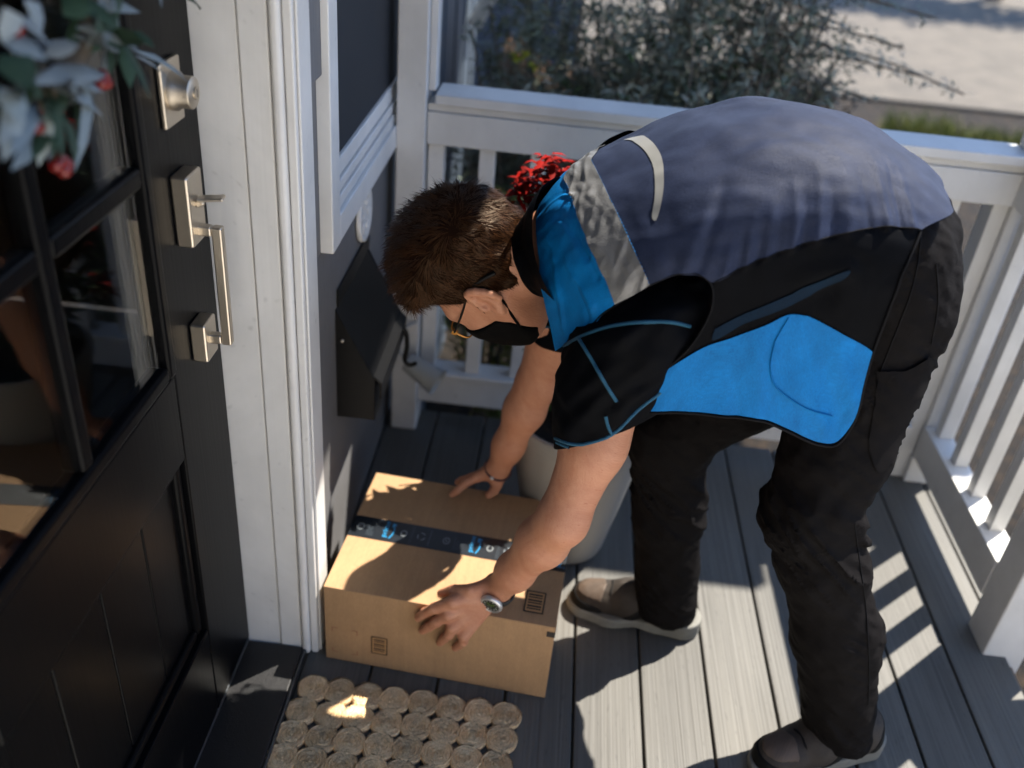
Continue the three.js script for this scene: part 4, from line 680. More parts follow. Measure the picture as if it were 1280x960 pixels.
// cut a polygon in (u, s) out of the surface: grid cells clipped against it
function panel(poly, off, nu = 300, ns = 180, fn = vestPt, uvm = [0.5, 0.62]) {
  let [u0, s0, u1, s1] = [9, 9, -9, -9]; for (const [u, s] of poly) { u0 = Math.min(u0, u); u1 = Math.max(u1, u); s0 = Math.min(s0, s); s1 = Math.max(s1, s); }
  const hu = 2 / nu, hs = 1 / ns, P = [], UV = [], I = [], map = new Map();
  const vert = (u, s) => { const k = Math.round(u * 1e5) + '_' + Math.round(s * 1e5); if (!map.has(k)) { map.set(k, P.length / 3); const p = fn(u, s, off); P.push(p.x, p.y, p.z); UV.push(u * uvm[0], s * uvm[1]); } return map.get(k); };
  const clip = (pl, ax, lim, sg) => { const out = []; for (let i = 0; i < pl.length; i++) { const a = pl[i], b = pl[(i + 1) % pl.length], ia = sg * (a[ax] - lim) >= 0, ib = sg * (b[ax] - lim) >= 0; if (ia) out.push(a); if (ia !== ib) { const t = (lim - a[ax]) / (b[ax] - a[ax]); out.push([a[0] + (b[0] - a[0]) * t, a[1] + (b[1] - a[1]) * t]); } } return out; };
  for (let i = Math.floor(u0 / hu); i * hu < u1; i++) {
    let strip = clip(clip(poly, 0, i * hu, 1), 0, (i + 1) * hu, -1); if (strip.length < 3) continue;
    for (let j = Math.floor(s0 / hs); j * hs < s1; j++) {
      const c = clip(clip(strip, 1, j * hs, 1), 1, (j + 1) * hs, -1); if (c.length < 3) continue;
      const pts = c.map((q) => new THREE.Vector2(q[0], q[1])).filter((q, k, a) => q.distanceTo(a[(k + 1) % a.length]) > 1e-7); if (pts.length < 3) continue;
      for (const t of THREE.ShapeUtils.triangulateShape(pts, [])) { const [a, b, d] = t.map((k) => vert(pts[k].x, pts[k].y)); if (a !== b && b !== d && a !== d && !isNaN(P[a * 3] + P[b * 3] + P[d * 3])) I.push(a, b, d); }
    }
  }
  for (let k = 0; k < P.length; k += 3) if (isNaN(P[k])) { P[k] = P[I[0] * 3]; P[k + 1] = P[I[0] * 3 + 1]; P[k + 2] = P[I[0] * 3 + 2]; }
  const g = new THREE.BufferGeometry(); g.setAttribute('position', new THREE.Float32BufferAttribute(P, 3)); g.setAttribute('uv', new THREE.Float32BufferAttribute(UV, 2)); g.setIndex(I); g.computeVertexNormals();
  if (uvm[0] === 0.5) { // normals of the surface itself, so that pieces meet without a crease
    const N = [], e = 0.003; for (let k = 0; k < P.length / 3; k++) { const u = UV[k * 2] / uvm[0], s = UV[k * 2 + 1] / uvm[1], n = fn(u + e, s, off).sub(fn(u - e, s, off)).cross(fn(u, Math.min(1, s + e), off).sub(fn(u, Math.max(0, s - e), off))).normalize(), p = vestOut(u, s); if (n.dot(p) < 0) n.negate(); N.push(n.x, n.y, n.z); }
    g.setAttribute('normal', new THREE.Float32BufferAttribute(N, 3));
  }
  return g;
}
const vestOut = (u, s) => V(0, Math.max(0.02, 0.55 - Math.abs(u)), Math.sign(u) * Math.min(1, Math.abs(u) * 2) + 1e-6);
const smoothPoly = (pts, n = 6) => { const c = new THREE.CatmullRomCurve3(pts.map(([u, s]) => V(u, s, 0)), false, 'centripetal'); return c.getPoints(n * (pts.length - 1)).map((q) => [q.x, q.y]); };
const both = (half, ...a) => merge([panel(half, ...a), panel(half.map(([u, s]) => [-u, s]), ...a)]);
const onVest = (list, off, r, seg = 80) => tube(list.map(([u, s]) => vestPt(u, s, off)), r, seg, 6);
const vest = new THREE.Group(); vest.name = 'vest'; man.add(vest);
M.navy = phy({ color: rgb(0.0005, 0.012, 0.03), map: T.cloth, roughness: 0.6, specularIntensity: 0.15 });
for (const k of ['navy', 'vestGrey', 'vestBlue', 'shirt', 'reflective', 'crescent', 'piping']) M[k].side = THREE.DoubleSide;
{
  const collarPx = [[672, 268], [678, 305], [686, 355], [691, 400], [696, 438]], holePx = [[711, 428], [726, 418], [770, 381], [814, 355], [848, 342], [878, 345], [891, 363], [888, 388], [868, 425], [842, 452], [806, 478]], hemPx = [[804, 515], [838, 516], [900, 520], [950, 525], [988, 540], [1022, 556], [1048, 556], [1068, 528], [1080, 485], [1092, 442], [1124, 350], [1150, 290]];
  const collar = [[0, 0], [0.12, 0], [0.24, 0], [0.36, 0.003], [0.46, 0.012], ...uvList([[696, 438]])], hole = uvList(holePx), hem = uvList(hemPx);
  const edge = smoothPoly(collar).concat(smoothPoly(hole), smoothPoly(hem), [[hem[hem.length - 1][0] * 0.5, 1], [0, 1]]);
  part('side_panel', both(edge, 0), M.shirt, vest);
  const band = { l: smoothPoly([[0, uvPx(708, 222)?.[1] ?? 0.12], ...uvList([[716, 248], [732, 290], [752, 336], [770, 379]])]), r: smoothPoly([[0, uvPx(742, 205)?.[1] ?? 0.24], ...uvList([[752, 225], [768, 258], [790, 305], [813, 355]])]) };
  part('yoke', both(smoothPoly(collar).concat(uvList([[711, 428], [726, 418], [748, 400]]), band.l.slice().reverse()), 0.0022), M.vestBlue, vest);
  part('reflective_band', both(band.l.concat(uvList([[792, 368]]), band.r.slice().reverse()), 0.0036, 300, 180, (u, s, o) => vestPt(u, s, o + (1 - Math.abs(noise2(u * 6 + s * 5, s * 16))) * 0.003 - (1 - Math.abs(noise2(u * 9 - s * 14, s * 12 + 5))) * 0.0015)), M.reflective, vest);
  const greyLow = uvList([[848, 342], [878, 345], [892, 352], [930, 333], [973, 316], [1036, 296], [1098, 284], [1150, 288]]);
  part('back_panel', both(band.r.concat(smoothPoly(greyLow), [[greyLow[greyLow.length - 1][0] * 0.5, 1], [0, 1]]), 0.0024), M.vestGrey, vest);
  const flap = uvList([[806, 480], [880, 433], [915, 421], [960, 404], [985, 393], [1010, 395], [1050, 415], [1092, 441], [1081, 482], [1069, 523], [1047, 552], [1022, 552], [990, 537], [952, 522], [900, 517], [806, 513]]);
  const flapS = smoothPoly(flap.slice(0, 6)).concat(smoothPoly(flap.slice(5, 8)).slice(1), smoothPoly(flap.slice(7, 16)).slice(1));
  part('front_panel', panel(flapS, 0.0024), M.vestBlue, vest); part('front_panel', panel(flapS.map(([u, s]) => [-u, s]), 0.0024), M.vestBlue, vest);
  part('side_stripe', panel(smoothPoly(uvList([[893, 410], [960, 379], [1020, 353], [1060, 336], [1050, 350], [990, 381], [930, 404], [890, 424], [893, 410]])), 0.002), M.navy, vest);
  const pocket = smoothPoly(uvList([[968, 425], [962, 455], [968, 480], [1000, 505], [1040, 520]])); part('pocket_seam', onVest(pocket, 0.0042, 0.0011), M.vestBlue, vest);
  part('pocket_seam', onVest(smoothPoly(uvList([[985, 396], [968, 425]])), 0.0042, 0.0010, 20), M.vestBlue, vest);
  const cr = uvList([[780, 177], [796, 173], [812, 177], [824, 190], [830, 208], [831, 232], [826, 258], [819, 276], [815, 272], [819, 250], [820, 226], [816, 206], [806, 190], [794, 181]]);
  if (cr.length > 6) part('printed_crescent', panel(smoothPoly(cr.concat([cr[0]]), 5), 0.0036), M.crescent, vest);
  part('piping', onVest(smoothPoly(hem), 0.001, 0.0026, 140), M.piping, vest); part('piping', onVest(smoothPoly(hole), 0.001, 0.0018, 120), M.piping, vest);
  part('piping', onVest(smoothPoly(greyLow.slice(2)), 0.0026, 0.0009, 100), M.piping, vest);
  const st = []; for (const e of [band.l, band.r]) { const c = e.map(([u, s]) => vestPt(u, s, 0.0042)), cc = curve(c), L = cc.getLength(), n = Math.floor(L / 0.006); for (let i = 0; i < n; i++) st.push(tube([cc.getPointAt(i / n), cc.getPointAt((i + 0.3) / n), cc.getPointAt((i + 0.6) / n)], 0.0006, 2, 3)); } const sg = part('stitching', merge(st), M.vestBlue, vest); sg.userData.kind = 'stuff';
}
// ---- sleeves
function loft(rings, nt = 40, na = 48, fold = () => 0, turn = 0) {  // ring: { c, e1, e2 }
  const c = curve(rings.map((r) => r.c)), a = curve(rings.map((r) => r.e1)), b = curve(rings.map((r) => r.e2)), P = [], UV = [], I = [], rows = nt + 1 + (turn ? 2 : 0);
  for (let j = 0; j < rows; j++) { const t = Math.min(1, j / nt), C = c.getPoint(t), A = a.getPoint(t), B = b.getPoint(t), k = j > nt ? 1 - 0.045 * (j - nt) : 1, back = j > nt + 1 ? c.getPoint(0.94).sub(C) : V(0, 0, 0);
    for (let i = 0; i <= na; i++) { const th = i / na * Math.PI * 2, o = A.clone().multiplyScalar(Math.cos(th)).addScaledVector(B, Math.sin(th)), n = o.clone().normalize(); const p = C.clone().addScaledVector(o, k).addScaledVector(n, fold(th, t)).add(back); P.push(p.x, p.y, p.z); UV.push(i / na * 0.45, t * 0.2); } }
  for (let j = 0; j < rows - 1; j++) for (let i = 0; i < na; i++) { const q = j * (na + 1) + i; I.push(q, q + na + 1, q + 1, q + 1, q + na + 1, q + na + 2); }
  const g = new THREE.BufferGeometry(); g.setAttribute('position', new THREE.Float32BufferAttribute(P, 3)); g.setAttribute('uv', new THREE.Float32BufferAttribute(UV, 2)); g.setIndex(I); g.computeVertexNormals(); return g;
}
const ringPx = (lx, ly, rx, ry, z, b, ax) => { const l = atZ(lx, ly, z), r = atZ(rx, ry, z), c = l.clone().add(r).multiplyScalar(0.5), e1 = r.clone().sub(l).multiplyScalar(0.5), e2 = V().crossVectors(ax, e1).normalize(); if (e2.z < 0) e2.negate(); return { c, e1, e2: e2.multiplyScalar(b) }; };
const sleeveL = (() => {
  const ax = J.elL.clone().sub(J.shL).normalize(), rings = [[790, 318, 868, 308, -1.35, 0.05], [762, 345, 886, 322, -1.335, 0.09], [724, 384, 898, 336, -1.305, 0.108], [706, 425, 900, 368, -1.272, 0.11], [696, 470, 884, 420, -1.25, 0.10], [691, 515, 860, 462, -1.24, 0.09], [692, 555, 838, 503, -1.232, 0.08]].map((r) => ringPx(...r, ax));
  const fold = (th, t) => (noise2(Math.cos(th) * 1.5 + t * 2.2, t * 5 + Math.sin(th) * 1.5) * 0.006 + noise2(th * 2 + t * 7, t * 3) * 0.0025) * sstep(0, 0.3, t) * (1 - 0.5 * sstep(0.85, 1, t));
  const m = part('sleeve', loft(rings, 48, 64, fold, 1), M.shirt, man); return m;
})();
const sleeveR = (() => {
  const ax = J.elR.clone().sub(J.shR).normalize(), rings = [[742, 196, 800, 168, -1.64, 0.04], [702, 255, 795, 240, -1.665, 0.07], [690, 320, 778, 325, -1.675, 0.075], [670, 365, 760, 372, -1.67, 0.078], [660, 406, 738, 420, -1.668, 0.074]].map((r) => ringPx(...r, ax));
  return part('sleeve', loft(rings, 30, 48, (th, t) => noise2(th, t * 5 + 4) * 0.003, 1), M.shirt, man);
})();
man.updateMatrixWorld(true);
function onMesh(pts, mesh, off, r, seg = 60, flat = 1) {          // a cord laid on a mesh, following pixels of the photograph
  const c2 = new THREE.CatmullRomCurve3(pts.map(([x, y]) => V(x, y, 0)), false, 'centripetal'), out = []; for (const q of c2.getPoints(pts.length * 7)) { const h = hitPx(q.x, q.y, mesh); if (h && (!out.length || h.point.distanceTo(out[out.length - 1]) < 0.05)) out.push(h.point.clone().addScaledVector(h.face.normal.dot(caster.ray.direction) < 0 ? h.face.normal : h.face.normal.clone().negate(), off)); }
  if (out.length < 6) console.log('cord', out.length, pts[0], new THREE.Box3().setFromPoints(out).getSize(V()).toArray().map((q) => q.toFixed(2)).join()); return out.length > 2 ? tube(out, r, seg, 6) : null;
}
const cords = (name, list, mesh, mat, off, r, parent = mesh) => { for (const l of list) { const g = onMesh(l, mesh, off, r); if (g) part(name, g, mat, parent); else console.log('no hit', name, l[0]); } };
M.shirt.side = THREE.DoubleSide;
cords('stitched_seam', [[[702, 434], [728, 420], [760, 409], [800, 403], [840, 403], [863, 408]], [[724, 424], [740, 450], [757, 480], [771, 502]], [[757, 520], [761, 535], [770, 550]], [[696, 553], [715, 560], [740, 559], [770, 545], [800, 516], [834, 490]], [[694, 548], [715, 555], [740, 554], [768, 541], [798, 512], [832, 486]]], sleeveL, M.turquoise, 0.0002, 0.0030);
cords('stitched_seam', [[[667, 402], [680, 408], [694, 409]]], sleeveR, M.turquoise, 0.0002, 0.0028);
// ---- shirt collar standing round the neck
{
  const ax = neckB.clone().sub(neckA).normalize(), up = V(0, 1, 0).addScaledVector(ax, -ax.y).normalize(), sd = V().crossVectors(ax, up).normalize(), c0 = atZ(679, 318, ZC);
  const ring = (o, a, b) => ({ c: c0.clone().addScaledVector(ax, o), e1: up.clone().multiplyScalar(a), e2: sd.clone().multiplyScalar(b) });
  part('collar', loft([ring(-0.020, 0.066, 0.068), ring(-0.010, 0.070, 0.072), ring(0.008, 0.080, 0.084), ring(0.03, 0.098, 0.112), ring(0.055, 0.112, 0.14)], 14, 56, (th, t) => noise2(th * 1.5, t * 3) * 0.002), M.shirt, man);
  const g = new THREE.Mesh(new THREE.BufferGeometry());
}
// ---- trousers
const P3 = (px, py, z) => atZ(px, py, z);
const legL = [P3(1108, 385, -1.37), P3(1045, 560, -1.315), P3(1014, 640, -1.275), P3(1028, 705, -1.265), P3(1046, 790, -1.255), P3(1048, 915, -1.25)], rL = [0.108, 0.092, 0.083, 0.079, 0.081, 0.071];
const legR = [V(0.53, 0.93, -1.50), P3(930, 480, -1.52), P3(836, 545, -1.53), P3(836, 640, -1.535), P3(832, 775, -1.545)], rR = [0.105, 0.093, 0.082, 0.076, 0.074];
const legF = [legL.slice(0, -1).map((p, i) => cap(p, legL[i + 1], rL[i], rL[i + 1])), legR.slice(0, -1).map((p, i) => cap(p, legR[i + 1], rR[i], rR[i + 1]))];
const pel = [ell(V(0.535, 1.0, -1.43), V(0.118, 0.15, 0.172)), ell(V(0.48, 1.07, ZC), V(0.14, 0.10, 0.165))];
const wrinkle = (x, y, z) => {
  const k = noise3(x * 5, y * 5, z * 5), a = noise3(x * 9 + 2 * y, y * 26 + x * 14, z * 9), b = noise3(x * 16 - y * 6, y * 12 + 7, z * 16), c = noise3(x * 30, y * 55 + x * 25, z * 30);
  const kn = Math.exp(-(((y - (z > -1.4 ? 0.57 : 0.42)) / 0.10) ** 2)) + 0.4 * Math.exp(-(((y - 0.13) / 0.07) ** 2)) + 0.7 * Math.exp(-(((y - 0.86) / 0.06) ** 2)), e = noise3(x * 5 + 3, y * 22 + x * 17, z * 7);
  return kn * 0.011 * ((1 - Math.abs(e)) ** 3 - 0.25) + (1 - Math.abs(a)) * 0.0045 * (0.6 + 0.5 * k) + b * 0.003 + c * 0.0012 - 0.006;
};
const trousers = (() => {
  const f = (x, y, z) => { let l = 1, r = 1, p = smin(pel[0](x, y, z), pel[1](x, y, z), 0.06); for (const q of legF[0]) l = smin(l, q(x, y, z), 0.03); for (const q of legF[1]) r = smin(r, q(x, y, z), 0.03); const leg = Math.min(l, r); let d = smin(p, l, 0.05); d = smin(d, r, 0.05); if (d > 0.03 || d < -0.03) return d; d -= wrinkle(x, y, z); const hem = (z > -1.4 ? 0.068 : 0.06) + (z > -1.4 ? (0.66 - x) * 0.12 : (0.36 - x) * -0.05) - y; return smax(d, hem, 0.006); };
  return part('trousers', nets(f, V(0.2, 0.03, -1.66), V(0.80, 1.2, -1.12), 0.0068), M.pants, man);
})();
man.updateMatrixWorld(true);
cords('seam', [[[1143, 235], [1150, 300], [1140, 360], [1118, 420], [1100, 465]], [[1068, 655], [1074, 700], [1082, 760], [1086, 830], [1085, 880]], [[1170, 330], [1172, 380], [1164, 430]]], trousers, M.piping, 0.0008, 0.0013);
function patchPx(poly, mesh, off, cell = 6) {                    // cloth patch sewn on a mesh: pixel polygon laid on the surface, with an edge
  const sh = new THREE.Shape(poly.map(([x, y]) => new THREE.Vector2(x, y))), pts = smoothPoly(poly.concat([poly[0]]), 4), P = [], I = [], UV = [], map = new Map(), b = pts.reduce((q, [x, y]) => [Math.min(q[0], x), Math.min(q[1], y), Math.max(q[2], x), Math.max(q[3], y)], [9e9, 9e9, -9e9, -9e9]);
  const fn = (x, y) => { const h = hitPx(x, y, mesh); if (!h) return V(NaN, 0, 0); const n = h.face.normal; return h.point.clone().addScaledVector(n, n.dot(caster.ray.direction) < 0 ? off : -off); };
  return panel(pts, 0, 2 / cell, 1 / cell, (x, y) => fn(x, y), [0.0014, 0.0014]);
}
const pk = patchPx([[1097, 472], [1130, 468], [1160, 450], [1150, 500], [1128, 555], [1098, 590], [1086, 560], [1092, 510]], trousers, 0.003, 5); part('back_pocket', pk, M.pants, trousers);
const fl = patchPx([[1096, 462], [1130, 462], [1163, 444], [1162, 456], [1130, 473], [1096, 474]], trousers, 0.006, 4); part('pocket_flap', fl, M.pants, trousers); M.pants.side = THREE.DoubleSide;
// ---- shoes
Object.assign(M, { shoe: phy({ color: rgb(0.034, 0.024, 0.017), map: T.cloth, bumpMap: T.weave, bumpScale: 0.0015, roughness: 0.7 }), shoeTan: std({ color: rgb(0.10, 0.067, 0.046), map: T.cloth, roughness: 0.7 }), rubber: phy({ color: rgb(0.006, 0.0058, 0.0058), specularIntensity: 0.3, roughness: 0.7 }), sole: std({ color: rgb(0.2, 0.195, 0.17), map: T.cloth, roughness: 0.65 }) });
function shoe(heel, toe) {
  const g = new THREE.Group(); g.name = 'shoe'; man.add(g); const d = toe.clone().sub(heel), L = d.length(); g.position.copy(heel).setY(0.0015); g.rotation.y = Math.atan2(-d.z, d.x); // local +x to the toe
  const k = L / 0.3, w = (x) => { const t = x / L; return (0.036 + 0.012 * sstep(0.25, 0.7, t) - 0.016 * sstep(0.8, 1.0, t)) * k; };
  const up = [cap(V(0.055 * k, 0.05, 0), V(0.06 * k, 0.085, 0), 0.037, 0.036), cap(V(0.06 * k, 0.055, 0), V(0.16 * k, 0.055, 0), 0.036, 0.038), cap(V(0.16 * k, 0.055, 0), V(0.245 * k, 0.038, 0), 0.040, 0.034), cap(V(0.09 * k, 0.085, 0), V(0.17 * k, 0.068, 0), 0.032, 0.028), cap(V(0.2 * k, 0.035, 0.012), V(0.262 * k, 0.032, 0.003), 0.032, 0.027)];
  const upF = (x, y, z) => { let q = 1; const zz = z / 1.12; for (const f of up) q = smin(q, f(x, y, zz), 0.022); return q + noise3(x * 40, y * 40, z * 40) * 0.0006; };
  const sole2 = [cap(V(0.04 * k, 0, 0), V(0.11 * k, 0, 0), 0.038 * k, 0.034 * k), cap(V(0.11 * k, 0, 0), V(0.2 * k, 0, 0.002), 0.034 * k, 0.047 * k), cap(V(0.2 * k, 0, 0.002), V(0.258 * k, 0, 0), 0.047 * k, 0.038 * k)];
  const soleF = (x, y, z) => { let q = 1; for (const f of sole2) q = smin(q, f(x, 0, z), 0.02); const t = x / L, bot = 0.010 * sstep(0.86, 1.05, t) + 0.008 * Math.exp(-(((t - 0.45) / 0.1) ** 2)) + 0.006 * sstep(0.05, -0.05, t), top = 0.033 + 0.012 * sstep(0.3, 0.02, t) - 0.004 * sstep(0.35, 0.6, t); return smax(smax(q - 0.003, y - top, 0.006), bot - y, 0.005); };
  part('upper', nets((x, y, z) => smax(upF(x, y, z), 0.02 - y, 0.004), V(-0.02, 0, -0.09), V(L + 0.03, 0.16, 0.09), 0.0045), M.shoe, g);
  part('sole', nets(soleF, V(-0.02, -0.01, -0.08), V(L + 0.03, 0.06, 0.08), 0.0042), M.sole, g);
  part('toe_bumper', nets((x, y, z) => smax(smax(upF(x, y, z) - 0.0025, y - 0.056 + (L - x) * 0.15, 0.004), 0.205 * k - x + Math.abs(z) * 0.3, 0.004), V(0.1, 0, -0.08), V(L + 0.03, 0.09, 0.08), 0.004), M.rubber, g);
  part('toe_cap', nets((x, y, z) => smax(smax(upF(x, y, z) - 0.0022, 0.058 - y, 0.003), 0.215 * k - x + Math.abs(z) * 0.2, 0.004), V(0.1, 0.03, -0.08), V(L + 0.03, 0.1, 0.08), 0.004), M.shoeTan, g);
  part('heel_counter', nets((x, y, z) => smax(smax(upF(x, y, z) - 0.002, x - 0.062 * k + (y - 0.05) * 0.6, 0.004), 0.04 - y, 0.003), V(-0.02, 0.02, -0.08), V(0.12, 0.14, 0.08), 0.004), M.rubber, g);
  part('overlay', nets((x, y, z) => smax(upF(x, y, z) - 0.0018, Math.abs((x - 0.135 * k) * 0.8 + (y - 0.06) * 0.7) - 0.012, 0.003), V(0.04, 0.03, -0.08), V(0.24, 0.12, 0.08), 0.004), M.rubber, g);
  const lace = []; for (let i = 0; i < 5; i++) { const x = (0.125 + i * 0.02) * k, y = 0.113 - i * 0.007, s = i % 2 ? 1 : -1; lace.push(tube([V(x - 0.006, y - 0.02, -0.034), V(x, y - 0.004, -0.018), V(x + s * 0.002, y + 0.0, 0), V(x, y - 0.004, 0.018), V(x - 0.006, y - 0.02, 0.034)], 0.0026, 20, 6)); } part('laces', merge(lace), M.rubber, g);
  return g;
}
shoe(V(0.450, 0, -1.540), V(0.138, 0, -1.582));
shoe(V(0.80, 0, -1.292), V(0.515, 0, -1.175));
// ---- mask, glasses, hair, watch, bracelet
const toWorld = (g) => { const m = new THREE.Matrix4().makeBasis(HS.clone().multiplyScalar(HK), HU.clone().multiplyScalar(HK), HF.clone().multiplyScalar(HK)).setPosition(HC); g.applyMatrix4(m); return g; };  // head-local geometry (s, u, f) to the place of the head
{
  const soft = [ell(V(0, -0.05, 0.062), V(0.056, 0.062, 0.058)), cap(V(0, -0.03, 0.098), V(0, -0.085, 0.082), 0.02, 0.022)];
  const base = (s, u, f) => smin(smin(headSDF(s, u, f), soft[0](s, u, f), 0.01), soft[1](s, u, f), 0.03) - 0.0035;
  const topEdge = (s, f) => -0.038 + 0.034 * sstep(0.02, 0.1, f);
  const reg = (s, u, f) => Math.max(u - topEdge(s, f), -0.118 - u - 0.0 + Math.max(0, 0.05 - f) * 0.5, 0.012 - f + Math.abs(u + 0.06) * 0.35);
  const mask = part('face_mask', toWorld(nets((s, u, f) => smax(base(s, u, f) + noise3(s * 30, u * 30, f * 30) * 0.0008, reg(s, u, f), 0.004), V(-0.1, -0.14, -0.03), V(0.1, 0.03, 0.15), 0.0032)), M.mask, man);
  for (const g of [1, -1]) { part('ear_loop', toWorld(tube([V(g * 0.066, -0.040, 0.030), V(g * 0.074, -0.012, 0.008), V(g * 0.080, 0.016, -0.008), V(g * 0.082, 0.024, -0.024), V(g * 0.080, 0.008, -0.042), V(g * 0.076, -0.022, -0.036), V(g * 0.069, -0.06, 0.0), V(g * 0.06, -0.082, 0.025)], 0.0021, 60, 6)), M.mask, mask); }
  const gl = new THREE.Group(); gl.name = 'glasses'; man.add(gl);
  const black = phy({ color: rgb(0.003, 0.003, 0.003), roughness: 0.45, specularIntensity: 0.3 }), gold = phy({ color: rgb(0.55, 0.25, 0.05), roughness: 0.25, metalness: 0.4 });
  const zf = 0.108, rim = (cs) => { const p = []; for (let i = 0; i < 24; i++) { const a = i / 24 * Math.PI * 2, c = Math.cos(a), n = Math.sin(a); p.push(V(cs + Math.sign(c) * Math.pow(Math.abs(c), 0.55) * 0.025, -0.006 + Math.sign(n) * Math.pow(Math.abs(n), 0.6) * 0.018, zf - Math.abs(cs + c * 0.025) * 0.12)); } return p; };
  for (const g of [1, -1]) {
    part('rim', toWorld(tube(rim(g * 0.034), 0.0016, 72, 6, true)), gold, gl);
    const lens = new THREE.Shape(rim(g * 0.034).map((q) => new THREE.Vector2(q.x, q.y))), lg = new THREE.ShapeGeometry(lens); const lp = lg.attributes.position; for (let i = 0; i < lp.count; i++) lp.setZ(i, zf - Math.abs(lp.getX(i)) * 0.12); part('lens', toWorld(lg), M.glass, gl);
    part('temple', toWorld(tube([V(g * 0.060, 0.004, zf - 0.008), V(g * 0.070, 0.006, 0.085), V(g * 0.0755, 0.012, 0.03), V(g * 0.0775, 0.02, -0.015)], 0.0017, 40, 6)), black, gl);
    part('temple_tip', toWorld(tube([V(g * 0.0775, 0.02, -0.012), V(g * 0.080, 0.022, -0.03), V(g * 0.076, 0.010, -0.058), V(g * 0.071, 0.0, -0.072)], 0.0036, 30, 8)), black, gl);
    part('hinge', toWorld(box(g * 0.061 - 0.003, g * 0.061 + 0.003, 0.0, 0.009, zf - 0.014, zf - 0.006, 0.001)), gold, gl);
  }
  part('bridge', toWorld(tube([V(-0.011, 0.002, zf - 0.002), V(0, 0.006, zf + 0.003), V(0.011, 0.002, zf - 0.002)], 0.0014, 16, 6)), gold, gl);
}
{ // hair: a cap close to the scalp and a few thousand short curved locks
  const thick = (s, u, f) => 0.006 + 0.026 * sstep(0.03, 0.10, u) * sstep(-0.10, 0.02, f) + 0.008 * sstep(0.0, 0.09, u) + 0.005 * sstep(0.0, -0.08, f);
  const line = (s, u, f) => { const a = Math.abs(s); // > 0 where hair grows
    const front = f > 0.03 ? u - (0.062 + 0.02 * sstep(0.03, 0.09, f) - 0.0 * a) : 9; const side = u - (f > -0.005 ? lerp(0.012, 0.05, sstep(-0.005, 0.05, f)) : f > -0.05 ? lerp(0.024, 0.012, sstep(-0.02, -0.005, f)) - 0.07 * sstep(-0.022, -0.05, f) : -0.046 - 0.03 * sstep(-0.05, -0.09, f)); return Math.min(front, side); };
  const hs = (s, u, f) => smax(headSDF(s, u, f) - thick(s, u, f) - noise3(s * 25, u * 25, f * 25) * 0.004, -line(s, u, f), 0.012);
  const capG = nets(hs, V(-0.12, -0.12, -0.15), V(0.12, 0.17, 0.14), 0.004);
  const hair = part('hair', toWorld(capG.clone()), M.hairCap, man);
  const p = capG.attributes.position, n = capG.attributes.normal, ix = capG.index.array, cum = []; let A = 0; const a = V(), b = V(), c = V();
  for (let i = 0; i < ix.length; i += 3) { a.fromBufferAttribute(p, ix[i]); b.fromBufferAttribute(p, ix[i + 1]); c.fromBufferAttribute(p, ix[i + 2]); A += b.clone().sub(a).cross(c.clone().sub(a)).length(); cum.push(A); }
  const P = [], N = [], C = [], I = [], COUNT = 24000;
  for (let k = 0; k < COUNT; k++) {
    const r = rnd() * A; let lo = 0, hi = cum.length - 1; while (lo < hi) { const m = (lo + hi) >> 1; if (cum[m] < r) lo = m + 1; else hi = m; }
    let w1 = rnd(), w2 = rnd(); if (w1 + w2 > 1) { w1 = 1 - w1; w2 = 1 - w2; }
    a.fromBufferAttribute(p, ix[lo * 3]); b.fromBufferAttribute(p, ix[lo * 3 + 1]); c.fromBufferAttribute(p, ix[lo * 3 + 2]); const q = a.clone().addScaledVector(b.clone().sub(a), w1).addScaledVector(c.clone().sub(a), w2), nn = V().fromBufferAttribute(n, ix[lo * 3]);
    if (headSDF(q.x, q.y, q.z) < 0.003 || line(q.x, q.y, q.z) < -0.004) continue;
    const top = sstep(0.05, 0.11, q.y), frontness = sstep(-0.04, 0.08, q.z), cl = noise3(q.x * 38, q.y * 38, q.z * 38), cl2 = noise3(q.x * 38 + 9, q.y * 38, q.z * 38 + 4);
    // combed forward and over on top, down at the sides and the back
    const flow = V(-0.35 * top + cl * 0.55, -1 * (1 - top) + cl2 * 0.45, top * (0.9 - 0.2 * cl) + (1 - top) * -0.25).normalize(); flow.addScaledVector(nn, -flow.dot(nn)).normalize();
    const len = lerp(0.015, 0.036, top) * rr(0.7, 1.2) * (q.y < -0.02 ? 0.7 : 1), lift = lerp(0.58, 0.45, top) * rr(0.6, 1.4), d0 = flow.clone().addScaledVector(nn, lift).add(V(rr(-0.2, 0.2), rr(-0.2, 0.2), rr(-0.2, 0.2))).normalize(), sd = V().crossVectors(d0, nn).normalize(), wd = rr(0.00045, 0.0009);
    const base = q.clone().addScaledVector(nn, -0.003), k0 = P.length / 3, tone = rr(0.5, 1.5) * (1 + 0.5 * noise3(q.x * 60, q.y * 60, q.z * 60 + 3)), col = [0.026 * tone, 0.0092 * tone, 0.0030 * tone];
    for (let j = 0; j < 4; j++) { const t = j / 3, o = base.clone().addScaledVector(d0, len * t).addScaledVector(nn, -len * lerp(0.12, 0.34, top) * t * t).addScaledVector(sd, cl * len * 0.25 * t * t), ww = wd * (1 - t * 0.85); for (const e of [-1, 1]) { const v = o.clone().addScaledVector(sd, e * ww); P.push(v.x, v.y, v.z); const m = nn.clone().addScaledVector(sd, e * 0.6).addScaledVector(d0, 0.15).normalize(); N.push(m.x, m.y, m.z); C.push(...col); } }
    for (let j = 0; j < 3; j++) { const o = k0 + j * 2; I.push(o, o + 1, o + 2, o + 1, o + 3, o + 2); }
  }
